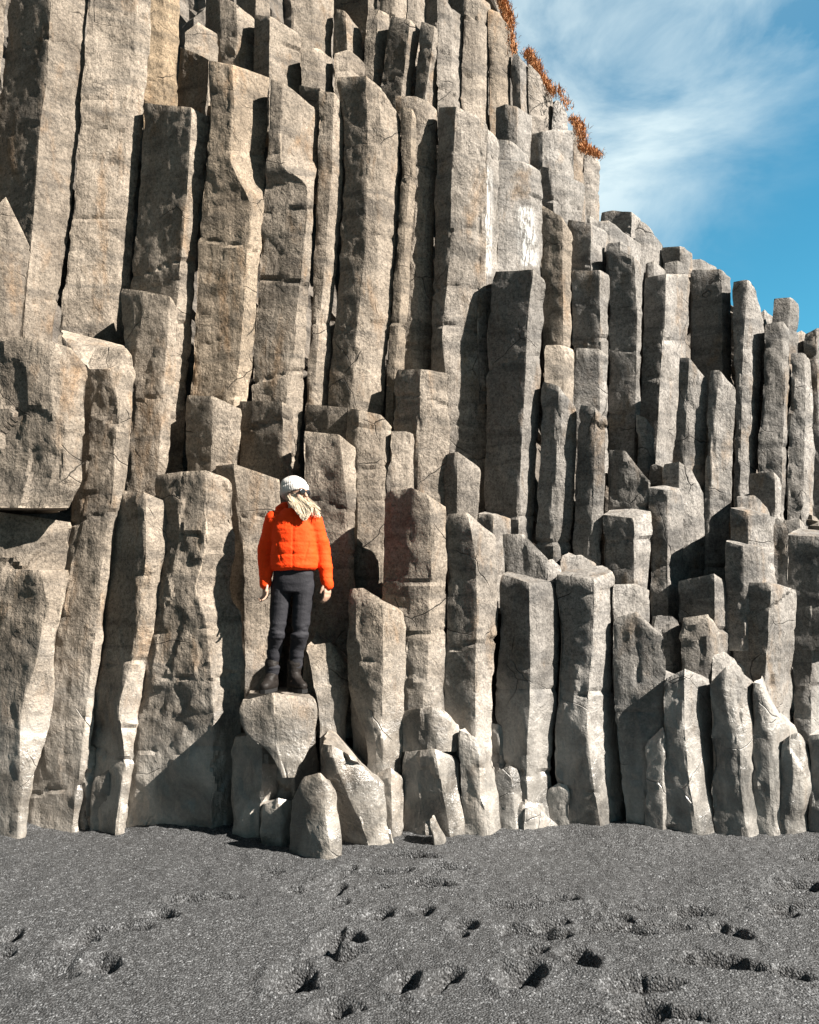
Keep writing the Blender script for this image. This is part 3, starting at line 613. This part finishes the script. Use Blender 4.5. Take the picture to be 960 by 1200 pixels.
K('broad rough grey column with rounded shoulder, lower right', 6.6, 'om', [(717,724),(746,717),(778,742)], [(800,719,748,782),(860,722,750,780),(905,726,752,779),(973,735,758,778)], base=973, wear=.3, rough=0.9)
K('low ribbed rock with thin bright crest between two dark columns at the base', 6.45, 'nb', [(757,868),(778,852),(789,866)], [(920,757,777,788),(976,756,777,789)], base=976, wear=.4, joints=False)

# ---- foot of the cliff, right
K('base column with pale shining face and dark left strip, right of the low ribbed rock', 6.5, 'nb', [(777,796),(803,784),(840,798)], [(850,777,803,843),(905,777,807,843),(976,778,818,840)], base=977, wear=.45, joints=False)
K('base column with bulging bright head and black shaft', 6.5, 'nlb', [(831,800),(850,781),(864,778),(890,802)], [(826,832,852,868,892),(850,833,862,873,891),(920,834,868,874,893),(980,836,876,882,894)], base=979, wear=.45, bk=.03, joints=False)
K('base column with lumpy bright shoulder sloping right', 6.6, 'nlb', [(880,800),(892,802),(906,824),(926,850)], [(862,882,900,911,926),(920,883,902,911,925),(980,883,906,914,924)], base=978, wear=.5, bk=.03, joints=False)
K('sloping bright rock behind the bulging-headed base columns, lower right', 6.85, 'lb', [(852,775),(884,780),(925,850)], [(900,852,890,925),(990,852,890,925)], wear=.5, bk=.06, joints=False)
K('wave-carved fluted base column near the right edge', 6.6, 'dlb', [(915,868),(926,861),(938,860),(960,874)], [(910,914,930,944,962),(950,913,926,938,960),(978,911,922,944,958)], base=978, wear=.6, joints=False)
K('dark-sided base rock touching the right edge', 6.6, 'db', [(946,862),(968,860),(999,868)], [(930,952,972,999),(978,947,968,999)], base=978, wear=.5, joints=False)
K('dark rough wall rock between the base columns at the lower right', 6.95, 'nm', [(770,800),(800,790),(850,790)], [(990,770,800,850)], c=.8, wear=.4)
# ---- left part, middle and lower
K('pointed pale slab at the left edge above the huge block', 7.3, 'lb', [(-50,300),(8,228),(36,290)], [(340,-50,8,32),(420,-50,5,24)])
K('long curving column with spoon-shaped sloping head, left side', 6.85, 'dmb', [(70,394),(104,431),(128,431),(150,408)], [(437,84,104,130,157),(470,92,103,138,155),(560,88,99,133,148),(640,78,90,124,132),(700,66,76,115,124),(760,56,68,110,120),(850,42,56,100,110),(968,24,36,86,94)], base=971, bk=.16, inset=.02, wear=.35)
K('pale faceted column with dark left strip, right of the spoon-shaped head', 7.2, 'dmb', [(141,338),(165,340),(200,347),(211,360)], [(440,148,157,193,206),(575,140,149,183,194),(640,138,147,181,192)])
K('short column with rough dark left face and pale right face, left of the black one', 7.15, 'nl', [(217,463),(250,464),(284,479)], [(560,218,247,279),(620,218,247,279)])
K('short black-faced column directly above and left of the person', 7.25, 'nb', [(279,470),(331,470),(345,479)], [(600,278,329,340)], c=.8)
K('broad bright-sided column with bulging crumbling foot, left of the person', 6.6, 'dmb', [(181,557),(209,552),(243,551),(273,562)], [(640,187,206,243,275),(690,176,193,229,268),(722,172,188,240,284),(780,168,180,247,289),(850,155,166,250,284),(900,150,160,247,278),(984,138,150,247,273)], base=976, wear=.4, rough=1.6)
K('column behind the person with her shadow on it', 6.98, 'dl', [(251,546),(273,543),(329,562)], [(640,268,286,328),(830,268,288,326)])
K('column with dark left face and bright thinning right face, left of the bulging foot', 6.5, 'db', [(131,574),(171,577),(205,591)], [(640,130,171,198),(665,125,170,192),(700,119,164,186),(760,112,158,175),(830,104,138,165),(872,100,146,158),(895,88,146,157),(970,74,138,145)], base=976, wear=.35, rough=1.3)
boulder('huge smooth block with rounded underside at the left edge', 6.3, 'mlb', [(-45,392),(54,396),(86,407),(105,430)], [(480,-45,62,76,101),(540,-45,64,76,99),(575,-45,55,80,95),(592,-40,30,62,82)], down=.02, wear=.5, thick=.8)
boulder('pale hollowed block just beneath the huge smooth one at the left edge', 6.45, 'lb', [(-45,594),(45,606),(88,613)], [(640,-45,38,82),(690,-45,30,78)], down=.1)
boulder('large rounded base block at the lower left edge with bright flowing side', 6.3, 'ob', [(-45,664),(47,668),(81,668)], [(700,-45,54,75),(722,-45,52,70),(780,-45,42,62),(825,-45,26,66),(862,-45,23,58),(905,-45,24,38),(986,-45,20,29)], base=986, wear=.35)
boulder('flat low slab on the sand at the lower left corner of the cliff', 6.3, 'lb', [(-45,936),(6,930),(27,938)], [(985,-45,8,27)], base=987, wear=.7)
boulder('low rock half buried behind the curving columns at the lower left', 6.7, 'mb', [(66,886),(104,872),(140,890)], [(967,50,100,142)], base=969)
boulder('rounded ledge rock the person stands on', 6.2, 'ml', [(280,822),(321,812),(372,820)], [(840,281,321,373),(860,283,321,368),(882,318,326,360),(908,330,336,346)], down=.02, wear=.3, thick=2.1, fix=True)
boulder('base rock with curved bright rib under the ledge rock', 6.5, 'nb', [(272,864),(308,860),(324,870)], [(900,272,307,331),(932,270,306,325),(962,274,303,313),(990,272,304,313)], base=992, wear=.6)
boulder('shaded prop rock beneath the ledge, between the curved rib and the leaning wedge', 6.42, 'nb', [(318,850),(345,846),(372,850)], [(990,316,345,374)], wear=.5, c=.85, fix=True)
boulder('bright smooth block right beside the boots of the person', 6.6, 'lb', [(357,757),(388,753),(419,783)], [(800,366,397,414),(832,373,394,409),(900,376,392,405)], fix=True, bk=.10, wear=.5)
boulder('dark rock with sloping pale upper edge, centre foot of the cliff', 6.5, 'db', [(411,800),(447,838),(456,836)], [(850,409,448,455),(905,412,449,454)], bk=.14, wear=.5, c=.9)
boulder('small upright boulder with pointed head standing out on the sand', 6.1, 'dmb', [(343,930),(354,911),(377,906),(393,920)], [(960,340,358,382,396),(1008,340,372,388,399)], base=1009, wear=.7)
boulder('leaning wedge rock with bright ridge, right of the small upright boulder', 6.2, 'dlb', [(375,872),(386,874),(418,888),(446,912)], [(920,377,402,440,450),(962,382,422,446,456),(1002,390,434,450,462)], base=1001, wear=.8, bk=.05)
boulder('short block with dark left and bright rounded right, centre foot', 6.45, 'dlb', [(467,833),(506,829),(524,833),(542,850)], [(862,469,508,527,541),(878,471,508,526,538)], down=.02, wear=.5)
boulder('black-faced base rock under the short block, with pale curved side', 6.42, 'nb', [(471,882),(509,878),(538,888)], [(903,472,513,541),(942,472,522,542),(988,474,529,546)], base=988, wear=.6, c=.9)
boulder('small bright triangular stone at the foot of the black-faced base rock', 6.2, 'lb', [(502,961),(512,963),(524,976)], [(993,508,516,526)], base=994, wear=.5)
boulder('rounded jointed base rock left of the pale sloping stone', 6.5, 'mb', [(536,856),(560,866),(579,884)], [(895,539,562,580),(935,539,561,583),(944,540,568,586),(984,543,573,594)], base=985, wear=.5, joints=True)
boulder('dark-sided block sloping right below the curving column', 6.75, 'db', [(553,843),(585,850),(618,866)], [(880,556,585,618),(905,556,585,617)], wear=.5, bk=.08)
boulder('pale crumbling base stone under the dark-sided sloping block', 6.6, 'mb', [(578,905),(597,898),(622,906)], [(940,578,602,626),(974,584,606,630)], base=977, wear=.6)
boulder('little pale stone at the foot of the half dark half white column', 6.3, 'lb', [(612,948),(628,944),(652,962)], [(974,612,630,660)], base=975, wear=.6)
boulder('dark angular stone wedged between the leaning wedge rock and the black-faced base rock', 6.55, 'nb', [(440,905),(458,900),(474,910)], [(980,436,460,474)], base=984, wear=.5)
boulder('angular stone filling the foot between the curved rib and the small upright boulder', 6.5, 'nb', [(304,944),(326,936),(350,940)], [(994,306,330,350)], base=996, wear=.5)
boulder('low broken rock at the foot of the sharp-arrised half black column', 6.5, 'ob', [(592,950),(616,938),(640,942)], [(974,596,618,648)], base=977, wear=.5)
boulder('pale shoulder block above the black-faced base rock, beside the jointed base rock', 6.6, 'lb', [(515,868),(532,862),(556,874)], [(940,515,534,558)], wear=.5)
boulder('broken block beside the fluted rock with pale top, lower right corner', 6.75, 'nb', [(898,842),(915,836),(936,850)], [(975,898,918,938)], wear=.5)
boulder('cracked grey block under the rounded pale block, lower right', 6.75, 'ml', [(752,790),(776,784),(806,794)], [(880,752,778,806)], wear=.5)
boulder('short pale stub filling the notch left of the broad black-faced column', 6.75, 'lb', [(834,768),(848,764),(864,772)], [(830,834,850,864)], wear=.4)
boulder('dark broken stone at the foot between the curving column and its jointed neighbour', 6.6, 'nm', [(640,925),(655,918),(668,921)], [(972,638,656,668)], base=974, wear=.5)
boulder('low stone at the foot of the pale thinning column, lower left', 6.5, 'ob', [(108,912),(128,902),(152,918)], [(972,104,130,150)], base=974, wear=.5)
settle()
# ---------------------------------------------------------------- dry grass on the crest
def grass(label, spots, name='dry_grass'):
    V, F = [], []; rnd = random.Random(5)
    for (x0, y0, x1, y1, D, n) in spots:
        for _ in range(int(n * 1.7)):
            f = rnd.random(); px = x0 + (x1 - x0) * f + rnd.gauss(-1.5, 3.2); py = y0 + (y1 - y0) * f + rnd.gauss(0, 2.5)
            p = at(px, py, D + rnd.uniform(-.15, .25)); h = rnd.uniform(.02, .075); a = rnd.uniform(0, 6.28); wd = .005
            d = Vector((math.cos(a), math.sin(a), 0)); s = Vector((-d.y, d.x, 0)) * wd; lean_ = rnd.uniform(.01, .07)
            q = [p - s, p + s, p + d * lean_ * .45 + Vector((0, 0, h * .6)) + s * .7, p + d * lean_ * .45 + Vector((0, 0, h * .6)) - s * .7, p + d * lean_ + Vector((0, 0, h * (.3 if rnd.random() < .4 else .95)))]
            b = len(V); V += [tuple(v) for v in q]; F += [(b, b + 1, b + 2, b + 3), (b + 3, b + 2, b + 4)]
    m = simple('dry_grass', (0.3036, 0.132, 0.0462), .9, var=(5, .55))
    return tag(link(name, mesh_from(name, V, F, smooth=False), m), label, 'grass', kind='stuff')
grass('rusty orange dry grass growing along the top edge of the cliff',
      [(583,-22,600,30,9.9,1300),(596,18,602,62,9.8,500),(619,62,632,84,9.9,700),(630,84,650,112,9.9,700),(655,104,668,128,9.8,120),(672,140,684,152,9.55,260),(682,152,686,178,9.5,260),(684,174,704,184,9.45,420)])

# ---------------------------------------------------------------- the person
PY_, PS = 6.75, 0.00675           # distance of the ledge and metres per pixel there
def pp(px, py, dy=0.0): return Vector(((px - 343) * PS, dy, (807 - py) * PS))
def blob(bm, c, r, rot=None, seg=20):
    m = Matrix.Translation(c) @ (rot.to_4x4() if rot else Matrix.Identity(4)) @ Matrix.Diagonal((r[0], r[1], r[2], 1))
    bmesh.ops.create_uvsphere(bm, u_segments=seg, v_segments=seg // 2 + 2, radius=1, matrix=m)
def cap(bm, p0, p1, r0, r1, sq=1.0, seg=16):
    """tapered capsule, optionally flattened front to back"""
    d = (p1 - p0); ln = d.length; n = max(2, int(ln / 0.03)) 
    q = Vector((0, 0, 1)).rotation_difference(d.normalized()).to_matrix()
    rings = []
    for i in range(-3, n + 4):
        if i < 0: a = R(90) * (-i) / 3.6; z = -math.sin(a) * r0; r = math.cos(a) * r0
        elif i > n: a = R(90) * (i - n) / 3.6; z = ln + math.sin(a) * r1; r = math.cos(a) * r1
        else: z = ln * i / n; r = r0 + (r1 - r0) * i / n
        rings.append([bm.verts.new(p0 + q @ Vector((math.cos(t) * r, math.sin(t) * r * sq, z))) for t in [2 * math.pi * k / seg for k in range(seg)]])
    for a, b in zip(rings[:-1], rings[1:]):
        for k in range(seg): bm.faces.new((a[k], a[(k + 1) % seg], b[(k + 1) % seg], b[k]))
    bm.faces.new(rings[0][::-1]); bm.faces.new(rings[-1])
def loft(bm, secs, seg=32, close=True):
    """elliptical sections (centre, rx, ry, power)"""
    rings = []
    for c, rx, ry, pw in secs:
        rr = []
        for k in range(seg):
            t = 2 * math.pi * k / seg; cx, sy_ = math.cos(t), math.sin(t)
            rr.append(bm.verts.new(c + Vector((math.copysign(abs(cx) ** pw, cx) * rx, math.copysign(abs(sy_) ** pw, sy_) * ry, 0))))
        rings.append(rr)
    for a, b in zip(rings[:-1], rings[1:]):
        for k in range(seg): bm.faces.new((a[k], a[(k + 1) % seg], b[(k + 1) % seg], b[k]))
    if close: bm.faces.new(rings[0][::-1]); bm.faces.new(rings[-1])
def fuse(name, bm, voxel, smooth=3):
    me = bpy.data.meshes.new(name); bmesh.ops.recalc_face_normals(bm, faces=bm.faces); bm.to_mesh(me); bm.free()
    o = bpy.data.objects.new('tmp', me); COL.objects.link(o)
    m = o.modifiers.new('r', 'REMESH'); m.mode = 'VOXEL'; m.voxel_size = voxel; m.use_smooth_shade = True
    if smooth: s = o.modifiers.new('s', 'SMOOTH'); s.iterations = smooth; s.factor = .5
    dg = bpy.context.evaluated_depsgraph_get(); res = bpy.data.meshes.new_from_object(o.evaluated_get(dg)); res.name = name
    bpy.data.objects.remove(o); 
    res.polygons.foreach_set('use_smooth', [True] * len(res.polygons))
    return res
def coords(me):
    a = np.empty(len(me.vertices) * 3); me.vertices.foreach_get('co', a); n = np.empty_like(a); me.vertices.foreach_get('normal', n)
    return a.reshape(-1, 3), n.reshape(-1, 3)
def setco(me, a): me.vertices.foreach_set('co', a.ravel()); me.update()

SKIN = simple('skin', (0.297, 0.1848, 0.132), .5)
ORANGE = simple('orange_jacket_fabric', (0.72, 0.044, 0.002), .8, bump=(60, .004), var=(7, .12))
TROUS = simple('dark_denim', (0.01452, 0.01452, 0.01782), .75, bump=(90, .003), var=(12, .3))
LEATHER = simple('brown_leather', (0.010, 0.008, 0.007), .6, bump=(70, .003), var=(18, .4))
SOLE = simple('black_rubber', (0.012, 0.012, 0.012), .8)
WOOL = simple('cream_wool', (0.46, 0.44, 0.42), .95, bump=(75, .004), var=(30, .04))
HAIR = simple('blonde_hair', (0.50, 0.42, 0.31), .5, var=(60, .25))
DARK = simple('dark_lens', (0.012, 0.012, 0.014), .12)
EYE = simple('eye', (0.7, 0.68, 0.66), .2)

hipL, hipR = pp(331, 684, .0), pp(357, 683, .0)
knL, knR = pp(327, 740, -.035), pp(353, 741, -.03)
anL, anR = pp(320.5, 783, .01), pp(346.5, 784, .015)
shL, shR = pp(321, 609, .0), pp(367, 611, .0)
elL, elR = pp(310.5, 645, .045), pp(377.5, 646, .04)
wrL, wrR = pp(312.5, 681, -.02), pp(384, 682, -.02)
neck = pp(344, 604, .01); head = pp(347.5, 580.5, -.03)
HR = Euler((R(-4), R(6), R(52))).to_matrix()      # turned to the picture's right, slightly tilted
def hp(x, y, z): return head + HR @ Vector((x, y, z))

def hand(bm, wr, fwd, side, thumb):
    """palm with four fingers of unequal length and a thumb; fwd points down the hand, side across the knuckles"""
    fwd = fwd.normalized(); side = side.normalized(); nrm = fwd.cross(side)
    k0 = wr + fwd * .085
    for t in (-.028, -.01, .01, .028): cap(bm, wr + side * t * .7, k0 + side * t, .0155, .0135, seg=10)
    for t, ln in ((-.031, .058), (-.0105, .072), (.0105, .076), (.031, .068)):
        a = k0 + side * t; b = a + fwd * ln * .45 + nrm * .004 ; c = b + fwd * ln * .38 + nrm * .018; e = c + fwd * ln * .18 + nrm * .02
        cap(bm, a, b, .0095, .009, seg=10); cap(bm, b, c, .009, .0082, seg=10); cap(bm, c, e, .0082, .0072, seg=10)
    s = side * thumb; a = wr + fwd * .02 + s * .028; b = a + fwd * .035 + s * .022 + nrm * .012; c = b + fwd * .03 + s * .004 + nrm * .012
    cap(bm, a, b, .013, .011, seg=10); cap(bm, b, c, .011, .009, seg=10)
bm = bmesh.new()
blob(bm, hp(0, 0.0, .02), (.074, .094, .105), HR); blob(bm, hp(0, -.02, -.045), (.056, .066, .062), HR); blob(bm, hp(0, -.062, -.083), (.026, .024, .022), HR)
cap(bm, hp(0, -.088, .012), hp(0, -.108, -.022), .009, .014, seg=10)
blob(bm, hp(0, -.088, -.052), (.023, .012, .006), HR); blob(bm, hp(0, -.086, -.062), (.020, .012, .007), HR); blob(bm, hp(0, -.078, .032), (.05, .016, .012), HR)
for s in (-1, 1): blob(bm, hp(.074 * s, .01, -.012), (.012, .022, .032), HR); blob(bm, hp(.038 * s, -.062, -.022), (.026, .024, .024), HR)
cap(bm, neck - Vector((0, 0, .08)), hp(0, .015, -.05), .056, .05)
loft(bm, [(pp(344, 682), .15, .10, .9), (pp(344, 668), .155, .10, .9), (pp(345, 652), .125, .085, .9), (pp(345, 628), .14, .10, .85), (pp(344, 612), .15, .09, .85), (pp(344, 604), .08, .07, .9)])
for sh, e_, w_, sd in ((shL, elL, wrL, -1), (shR, elR, wrR, 1)):
    cap(bm, sh, e_, .047, .038); cap(bm, e_, w_, .038, .025)
    hand(bm, w_, Vector((.04 * sd * (1 if sd > 0 else -.6), -.12, -1)), Vector((.55 * sd * -1, -.8, .05)), 1)
for h_, k_, a_ in ((hipL, knL, anL), (hipR, knR, anR)):
    cap(bm, h_, k_, .076, .045); cap(bm, k_, (k_ + a_) / 2 + Vector((0, .015, .03)), .045, .047); cap(bm, (k_ + a_) / 2 + Vector((0, .015, .03)), a_, .047, .034)
    cap(bm, a_ + Vector((0, .01, -.06)), a_ + Vector((0, -.045, -.085)), .03, .024)
bme = fuse('person', bm, .0048, 2)
person = link('person', bme, SKIN, Vector(((343 - 480) / FPX * PY_, PY_, CAM_H - (807 - 690) / FPX * PY_)))
def child(name, me, m, parent=None, label=None):
    o = link(name, me, m, parent=parent or person)
    if label: o['label'] = label
    return o
# trousers
bm = bmesh.new()
loft(bm, [(pp(343.5, 694, 0), .130, .105, .9), (pp(344, 684, .005), .160, .118, .85), (pp(344.5, 672, .0), .160, .112, .85), (pp(344.5, 662), .152, .105, .85)])
for h_, k_, a_ in ((hipL, knL, anL), (hipR, knR, anR)):
    cap(bm, h_ + Vector((0, 0, -.02)), k_, .088, .064); mid = (k_ + a_) / 2 + Vector((0, .02, .04)); cap(bm, k_, mid, .064, .063); cap(bm, mid, a_ + Vector((0, 0, -.02)), .059, .05)
tm = fuse('trousers', bm, .008, 4); a, n = coords(tm)
fold = fbm(a * np.array([1, 1, 2.6]), 9, 3, 4.0); kn = np.exp(-((a[:, 2] - knL.z) / .07) ** 2) + np.exp(-((a[:, 2] - .2) / .06) ** 2) + .25
setco(tm, a + n * (0.011 * fold * kn)[:, None]); child('trousers', tm, TROUS)
# jacket: torso, sleeves, hood lying behind the neck, high collar
bm = bmesh.new()
loft(bm, [(pp(345, 668.5), .172, .125, .85), (pp(345, 665), .185, .138, .85), (pp(345, 655), .188, .142, .85), (pp(345, 640), .180, .142, .85), (pp(344.5, 622), .178, .138, .85), (pp(344, 610), .165, .118, .85), (pp(344, 602), .115, .095, .9), (pp(344, 596), .078, .08, 1)])
for sh, e_, w_ in ((shL, elL, wrL), (shR, elR, wrR)):
    cap(bm, sh + Vector((0, 0, -.005)), e_, .079, .066); cap(bm, e_, w_ + (w_ - e_) * .10, .065, .047)
    blob(bm, sh * .8 + neck * .2 + Vector((0, 0, -.005)), (.09, .085, .055))
# hood: bunched roll round the back and sides of the neck
for i in range(15):
    t = R(-28 + i * 236 / 14)
    c = pp(342, 597, .035) + Vector((math.cos(t) * .105, math.sin(t) * .075, .018 * math.sin(t) - (.055 if i in (0, 14) else .02 if i in (1, 13) else 0)))
    blob(bm, c, (.04, .04, .042 - (.01 if i > 12 or i < 2 else 0)), seg=12)
blob(bm, pp(333, 594, .07), (.085, .06, .05), Euler((0, R(-12), 0)).to_matrix())
jm = fuse('jacket', bm, .0085, 3); a, n = coords(jm)
torso = (np.abs(a[:, 0] - .01) < .19)
seam = np.abs(((a[:, 2] - .965) / .092) % 1.0 - .5) * 2            # 1 at seams
puff = np.where(a[:, 2] < 1.40, 1, .35)
wr_ = fbm(a * np.array([1, 1, 1.8]), 11, 3, 2.0)
disp = puff * (-.004 * np.exp(-((1 - seam) / .10) ** 2) + .001) + .005 * wr_
# recessed zip line down the front
zx = .02; zl = np.exp(-((a[:, 0] - zx) / .006) ** 2) * (a[:, 1] < -.05); disp -= .006 * zl
for sg in (-1, 1): disp -= .006 * np.exp(-((a[:, 0] - .02 - sg * (.10 + .25 * (a[:, 2] - 1.05))) / .006) ** 2) * (a[:, 1] < -.03) * (a[:, 2] > 1.0) * (a[:, 2] < 1.15)
disp += .006 * np.exp(-((a[:, 2] - .965) / .018) ** 2)
setco(jm, a + n * disp[:, None]); child('jacket', jm, ORANGE)
# boots
for a_, yaw, nm in ((anL, R(-12), 0), (anR, R(32), 1)):
    bm = bmesh.new(); M_ = Euler((0, 0, yaw)).to_matrix(); base = Vector((a_.x, a_.y, 0))
    def b_(x, y, z): return base + M_ @ Vector((x, y, z))
    cap(bm, b_(0, .0, .06), Vector((a_.x, a_.y, a_.z + .05)), .050, .056); cap(bm, b_(0, .02, .058), b_(0, -.08, .052), .052, .05); cap(bm, b_(0, -.08, .052), b_(0, -.15, .042), .05, .038); cap(bm, b_(0, 0, .12), b_(0, -.06, .075), .05, .045)
    m_ = fuse('boot', bm, .006, 3); q, n = coords(m_); q[:, 2] = np.maximum(q[:, 2], .018)
    q += n * (.004 * fbm(q * np.array([1, 1, 2.5]), 14, 2))[:, None]; setco(m_, q)
    bo = child('boot', m_, LEATHER)
    bm = bmesh.new(); prof = [(.0, .055), (.04, .042), (.047, .0), (.042, -.05), (.05, -.10), (.042, -.155), (.018, -.185), (-.018, -.185), (-.042, -.155), (-.05, -.10), (-.042, -.05), (-.047, 0), (-.04, .042)]
    lo = [bm.verts.new(b_(x, y, -.004)) for x, y in prof]; hi = [bm.verts.new(b_(x, y, .024)) for x, y in prof]
    bm.faces.new(lo); bm.faces.new(hi[::-1])
    for k in range(len(prof)): bm.faces.new((lo[k], hi[k], hi[(k + 1) % len(prof)], lo[(k + 1) % len(prof)]))
    bmesh.ops.recalc_face_normals(bm, faces=bm.faces); me = bpy.data.meshes.new('sole'); bm.to_mesh(me); bm.free(); child('sole', me, SOLE, bo)
    bm = bmesh.new()
    for k in range(5):
        c0, c1 = b_(-.022, -.052 + k * -.002 + .012 * k - .03, .088 + k * .013 - .01), b_(.022, -.052 + .012 * k - .03, .095 + k * .013 - .01)
        cap(bm, c0, c1, .004, .004, seg=8)
    me = bpy.data.meshes.new('laces'); bm.to_mesh(me); bm.free(); child('laces', me, SOLE, bo)
# beanie with folded brim
bm = bmesh.new(); TILT = HR @ Euler((R(-13), 0, 0)).to_matrix(); secs = []
def tp(x, y, z): return head + TILT @ Vector((x, y, z))
for z, r in ((.012, .099), (.03, .108), (.055, .110), (.075, .104), (.085, .100), (.11, .094), (.135, .080), (.155, .060), (.168, .036), (.174, .012)):
    secs.append((z, r))
seg = 48; rings = []
for z, r in secs:
    rings.append([bm.verts.new(tp(math.cos(2 * math.pi * k / seg) * r * .97, math.sin(2 * math.pi * k / seg) * r * 1.10 + .018 + max(0, z - .09) * .35, z)) for k in range(seg)])
for A_, B_ in zip(rings[:-1], rings[1:]):
    for k in range(seg): bm.faces.new((A_[k], A_[(k + 1) % seg], B_[(k + 1) % seg], B_[k]))
bm.faces.new(rings[-1]); bm.faces.new(rings[0][::-1])
me = fuse('beanie', bm, .006, 2); q, n = coords(me)
loc = (np.array(TILT.inverted()) @ (q - np.array(head)).T).T; th = np.arctan2(loc[:, 1], loc[:, 0])
q += n * (.0012 * np.sin(th * 34) * np.clip((.15 - loc[:, 2]) / .05, 0, 1) + .004 * fbm(q, 16, 2))[:, None] - n * (.006 * np.exp(-((loc[:, 2] - .077) / .006) ** 2))[:, None]
setco(me, q); child('beanie', me, WOOL)
# sunglasses
bm = bmesh.new()
for s in (-1, 1):
    blob(bm, hp(.033 * s, -.098, .012), (.029, .007, .023), HR @ Euler((0, 0, R(10 * s))).to_matrix(), seg=16)
    cap(bm, hp(.062 * s, -.088, .018), hp(.078 * s, .005, .012), .0035, .003, seg=8)
cap(bm, hp(-.01, -.102, .018), hp(.01, -.102, .018), .0035, .0035, seg=8)
me = bpy.data.meshes.new('sunglasses'); bm.to_mesh(me); bm.free(); me.polygons.foreach_set('use_smooth', [True] * len(me.polygons)); child('sunglasses', me, DARK)
for s in (-1, 1):
    bm = bmesh.new(); blob(bm, hp(.031 * s, -.080, .010), (.012, .012, .012), HR, seg=12)
    me = bpy.data.meshes.new('eye'); bm.to_mesh(me); bm.free(); child('eye', me, EYE)
# long hair falling forward over the chest, and some behind the cheek
bm = bmesh.new(); rnd = random.Random(3)
def strand(pts, r):
    for p, q_ in zip(pts[:-1], pts[1:]): cap(bm, p, q_, r, r * .85, seg=6); r *= .86
for q_ in ((pp(347, 591, -.08), .03, .03), (pp(353, 598, -.10), .038, .022)): blob(bm, q_[0], (q_[1], q_[2], .05))
for i in range(1300):
    f = rnd.random(); front = rnd.random() < .93
    root = hp(-.074 + .008 * f, .045 - .075 * f, rnd.uniform(-.03, .02)) if front else hp(.070, rnd.uniform(-.03, .05), rnd.uniform(-.02, .02))
    if front:
        tx_ = 346 + 22 * f + rnd.gauss(0, 1.5); tx = pp(tx_, 596 + 15 * math.exp(-((tx_ - 359) / 8) ** 2) + rnd.uniform(-5, 1.5), -.150 + rnd.uniform(-.015, .02))
        m1 = pp(343.5 + 21 * f + rnd.gauss(0, 1.8), rnd.uniform(588, 596), -.135 + rnd.uniform(-.025, .02))
    else:
        tx = pp(rnd.uniform(366, 377), rnd.uniform(596, 608), -.09 + rnd.uniform(-.03, .03)); m1 = pp(rnd.uniform(361, 369), rnd.uniform(587, 593), -.07)
    pts = []; ph = rnd.uniform(0, 6.28)
    for k in range(8):
        t = k / 7; p = root * (1 - t) ** 2 + m1 * 2 * t * (1 - t) + tx * t * t
        pts.append(p + Vector((math.sin(t * 7 + ph), math.cos(t * 6 + ph), 0)) * .0035 * t)
    for p, q_ in zip(pts[:-1], pts[1:]):
        d = (q_ - p).normalized(); sx_ = d.cross(Vector((0, 1, 0))).normalized() * .0017; sy_ = d.cross(sx_).normalized() * .0016
        a_ = [bm.verts.new(v) for v in (p - sx_, p + sy_, p + sx_)]; b_2 = [bm.verts.new(v) for v in (q_ - sx_ * .95, q_ + sy_ * .95, q_ + sx_ * .95)]
        for k in range(3): bm.faces.new((a_[k], a_[(k + 1) % 3], b_2[(k + 1) % 3], b_2[k]))
me = bpy.data.meshes.new('hair'); bm.to_mesh(me); bm.free(); me.polygons.foreach_set('use_smooth', [True] * len(me.polygons)); child('hair', me, HAIR)
tag(person, 'person in orange puffer jacket and cream beanie standing on a rock ledge, looking right', 'person')

for m_ in (ORANGE, TROUS, WOOL, LEATHER, SOLE): m_.node_tree.nodes['Principled BSDF'].inputs['Specular IOR Level'].default_value = 0.2
